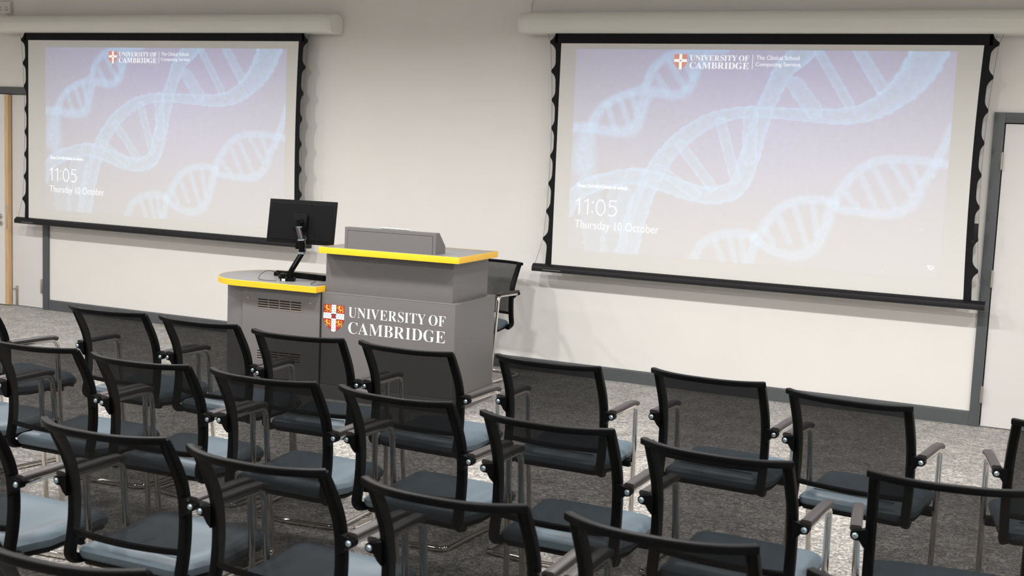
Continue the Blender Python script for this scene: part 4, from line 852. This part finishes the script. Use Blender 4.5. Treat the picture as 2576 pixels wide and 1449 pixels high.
# ------------------------------------------------------------------ chairs
# local frame: +y is the way the sitter faces, origin on the floor below the rear arm bolts
YP = [(-.076, .862), (-.062, .842), (-.040, .805), (-.014, .760), (.008, .712), (.022, .660), (.028, .600), (.027, .540), (.020, .480), (.010, .432), (.012, .412), (.026, .398), (.060, .392)]
def ym(z):
    for (y0, z0), (y1, z1) in zip(YP[:-1], YP[1:]):
        if z1 <= z <= z0: return y0+(y1-y0)*(z0-z)/(z0-z1)
    return YP[0][0] if z > .80 else YP[-3][0]
def bow(z): return 0.030+0.045*max(0, min(1, (z-0.49)/0.387))
def make_chair():
    r = empty('mesh_back_chair')
    # back frame
    b = MB()
    for sg in (-1, 1):
        P_ = spline([(sg*(.2205 if z > .40 else .214), y, z) for y, z in YP], 3)
        b.sweep(P_, lambda i, n=len(P_): rprof(0.033, 0.022+0.010*min(1, i/8.0), 0.22), up=Vector((0, 1, 0)))
    top = []
    for k_ in range(25):
        x = -.2365+.473*k_/24; top.append((x, -.083-bow(.877)*(1-abs(x/.2366)**2.7), .865))
    b.sweep(top, lambda i: rprof(0.024, 0.022, 0.22), up=Vector((0, 0, 1)))
    b.build('back_frame', 'plastic', r)
    low = []
    for k_ in range(17):
        x = -.214+.428*k_/16; low.append((x, ym(.495)-.006-bow(.495)*(1-(x/.214)**2), .495))
    b = MB(); b.sweep(low, rprof(0.014, 0.020, 0.3)); b.build('lower_back_rail', 'plastic', r)
    b = MB()
    def mp(u, v):
        z = .497+(.866-.497)*v; x = (-.214+.428*u)
        return (x, ym(z)-.004-bow(z)*(1-abs(x/.2366)**2.7), z)
    b.grid(22, 16, mp); b.build('back_mesh', 'mesh', r)
    # seat cushion and shell
    def outline(ins):
        pts = []; hw0, hw1 = .205-ins, .226-ins; y0, y1 = .022+ins, .478-ins; rr_ = max(.012, .05-ins*.3)
        cs_ = [(hw1, y1, 0, .07), (-hw1, y1, 90, .07), (-hw0, y0, 180, .022), (hw0, y0, 270, .022)]
        for cx_, cy_, a0, rad in cs_:
            rad = max(rad-ins*.5, .01)
            ox = cx_-math.copysign(rad, cx_); oy = cy_-rad if a0 < 180 else cy_+rad
            for k_ in range(7):
                a = math.radians(a0+90*k_/6); pts.append((ox+rad*math.cos(a), oy+rad*math.sin(a)))
            if a0 == 90:      # left side: widen past the back frame
                pts += [(-hw1, .30), (-hw1+.001, .18), (-hw0-.004, .10)]
            if a0 == 270:
                pts += [(hw0+.004, .10), (hw1-.001, .18), (hw1, .30)]
        return pts
    def warp(y): 
        t = (y-.02)/.46
        z = -.010*math.sin(math.pi*min(1, t*1.25))+.012*max(0, t-.45)
        if t > .80: z -= .9*(t-.80)**2
        return z
    def stack(levels, name, mt_, warp_amt=1.0):
        b = MB(); rings = []
        for ins, z in levels:
            rings.append([(x, y, z+warp(y)*warp_amt) for x, y in outline(ins)])
        n_ = len(rings[0]); vs = [p for rg in rings for p in rg]; k_ = len(rings)
        fs = [(i*n_+j, i*n_+(j+1) % n_, (i+1)*n_+(j+1) % n_, (i+1)*n_+j) for i in range(k_-1) for j in range(n_)]
        fs += [tuple(range(n_-1, -1, -1)), tuple((k_-1)*n_+j for j in range(n_))]
        b.add(vs, fs); return b.build(name, mt_, r)
    st_ = stack([(.020, .397), (.006, .402), (0, .412), (-.002, .428), (.006, .439), (.017, .448), (.034, .454), (.07, .458), (.12, .459), (.17, .459)], 'seat', 'vinyl')
    b = MB(); sm_ = spline([(-.16, .075, .4575), (0, .082, .456), (.16, .075, .4575)], 6); b.tube(sm_, .0022, 6); b.build('seat_seam', 'cable', st_)
    stack([(.03, .378), (.014, .382), (.008, .392), (.010, .400)], 'seat_shell', 'plastic', 1.0)
    # chrome frame: one bent tube
    def side(s):
        return [(s*.2635, .008, .651), (s*.2635, .292, .654), (s*.2560, .318, .30), (s*.2480, .345, .0125), (s*.2440, -.112, .0125)]
    pts = side(-1)+[(0, -.132, .0125)]+list(reversed(side(1)))
    b = MB(); b.tube(fillet(pts, [0, .045, .3, .04, .05, .4, .05, .04, .3, .045, 0], 8), 0.0120, 12); fr = b.build('tube_frame', 'chrome', r)
    b = MB(); b.tube([(-.2555, .305, .385), (.2555, .305, .385)], .009, 10); b.build('seat_cross_tube', 'chrome', r)
    for s in (-1, 1):
        b = MB(); b.box(min(s*.20, s*.250), max(s*.20, s*.250), .285, .345, .372, .400, .004); b.build('seat_bracket', 'plastic', r)
        # back bracket: flat triangular web with a round boss
        b = MB(); y0, y1 = -.004, .022
        w_ = [(s*.226, .674), (s*.248, .668), (s*.2645, .6655)]
        for k_ in range(9):
            a = math.radians(90-180*k_/8); w_.append((s*(.2645+.0145*math.cos(a)), .651+.0145*math.sin(a)))
        w_ += [(s*.252, .636), (s*.240, .618), (s*.226, .606)]
        b.prism(w_, 'y', y0, y1)
        br = b.build('arm_bracket', 'plastic', r)
        b = MB(); b.cyl((s*.2645, -.004, .651), (s*.2645, -.008, .651), .0092, 18); b.cyl((s*.2645, -.008, .651), (s*.2645, -.0115, .651), .0092, 18, .005); b.build('bolt', 'bolt', br)
        # arm pad
        P_ = fillet([(s*.2635, .012, .668), (s*.2635, .20, .671), (s*.2635, .270, .669), (s*.2635, .290, .661)], .05, 6)
        b = MB(); b.sweep(P_, rprof(0.036, 0.020, 0.42, 4)); b.build('armrest', 'pad', r)
    return r
proto = make_chair()
G1 = 'chairs in the front row of seating'; G2 = 'chairs in the second row of seating'; G3 = 'chairs in the third row of seating'
CH = [
 (-4.34, -4.30, -8.0, G1, 'front row mesh chair cut off by the left edge, set slightly back'),
 (-3.573, -4.098, 1.0, G1, 'front row mesh chair furthest left in full view, before the pale wall'),
 (-3.007, -4.092, -2.2, G1, 'front row mesh chair standing before the rounded left end of the desk'),
 (-2.416, -4.135, 3.0, G1, 'front row mesh chair before the lower vent slots of the desk, angled a little left'),
 (-1.852, -4.122, -2.6, G1, 'front row mesh chair directly below the white lettering on the lectern'),
 (-1.212, -4.045, -1.0, G1, 'front row mesh chair just right of the lectern, with open floor on its right'),
 (-0.546, -3.948, -3.5, G1, 'front row mesh chair below the middle of the right projection screen'),
 (0.039, -4.059, -7.4, G1, 'front row mesh chair below the right end of the right projection screen'),
 (0.824, -4.044, 11.0, G1, 'mesh chair cut off by the right edge of the view, below the right door'),
 (-3.675, -5.06, 0.0, G2, 'second row chair at the left edge, only right arm and seat showing'),
 (-3.096, -5.036, 0.8, G2, 'second row mesh chair with its left top corner at the left edge of the view'),
 (-2.518, -5.046, 0.9, G2, 'second row mesh chair just left of the one before the desk vents'),
 (-1.945, -5.026, -0.2, G2, 'second row mesh chair before the desk, its back below the vent slots'),
 (-1.370, -5.025, -3.6, G2, 'second row mesh chair overlapping the lower right corner of the lectern'),
 (-0.761, -5.090, -0.7, G2, 'second row mesh chair in the middle of the view, right of the lectern'),
 (-0.163, -5.166, -3.6, G2, 'second row mesh chair right of the middle, bright floor on its right'),
 (0.506, -5.113, 8.0, G2, 'second row mesh chair at the right edge, turned towards the middle'),
 (-2.415, -6.09, 0.0, G3, 'third row chair cut off by the left edge, its blue grey seat wide in view'),
 (-1.822, -5.985, 0.4, G3, 'third row mesh chair near the lower left corner, whole back and seat visible'),
 (-1.241, -6.011, -1.9, G3, 'third row mesh chair left of the middle of the bottom edge'),
 (-0.646, -6.019, 0.1, G3, 'third row mesh chair in the middle of the bottom edge'),
 (-0.061, -6.018, -0.1, G3, 'third row mesh chair right of the middle, its wide top rail crossing the bottom edge'),
 (0.552, -6.110, 1.0, G3, 'third row chair of which only the top rail corner shows at the bottom right'),
 (-1.11, -6.872, 0.0, None, 'nearest chair of all, black top rail filling the bottom left corner'),
 (-3.343, -0.372, 175.4, None, 'mesh back chair behind the lectern, facing the seating'),
]
for i, (x, y, a, g, lab) in enumerate(CH):  # first entry is the prototype itself
    c = proto if i == 0 else copy_tree(proto)
    c.location = (x, y, 0.0); c.rotation_euler = (0, 0, math.radians(a))
    if 'group' in c: del c['group']
    tag(c, lab, 'chair', g)
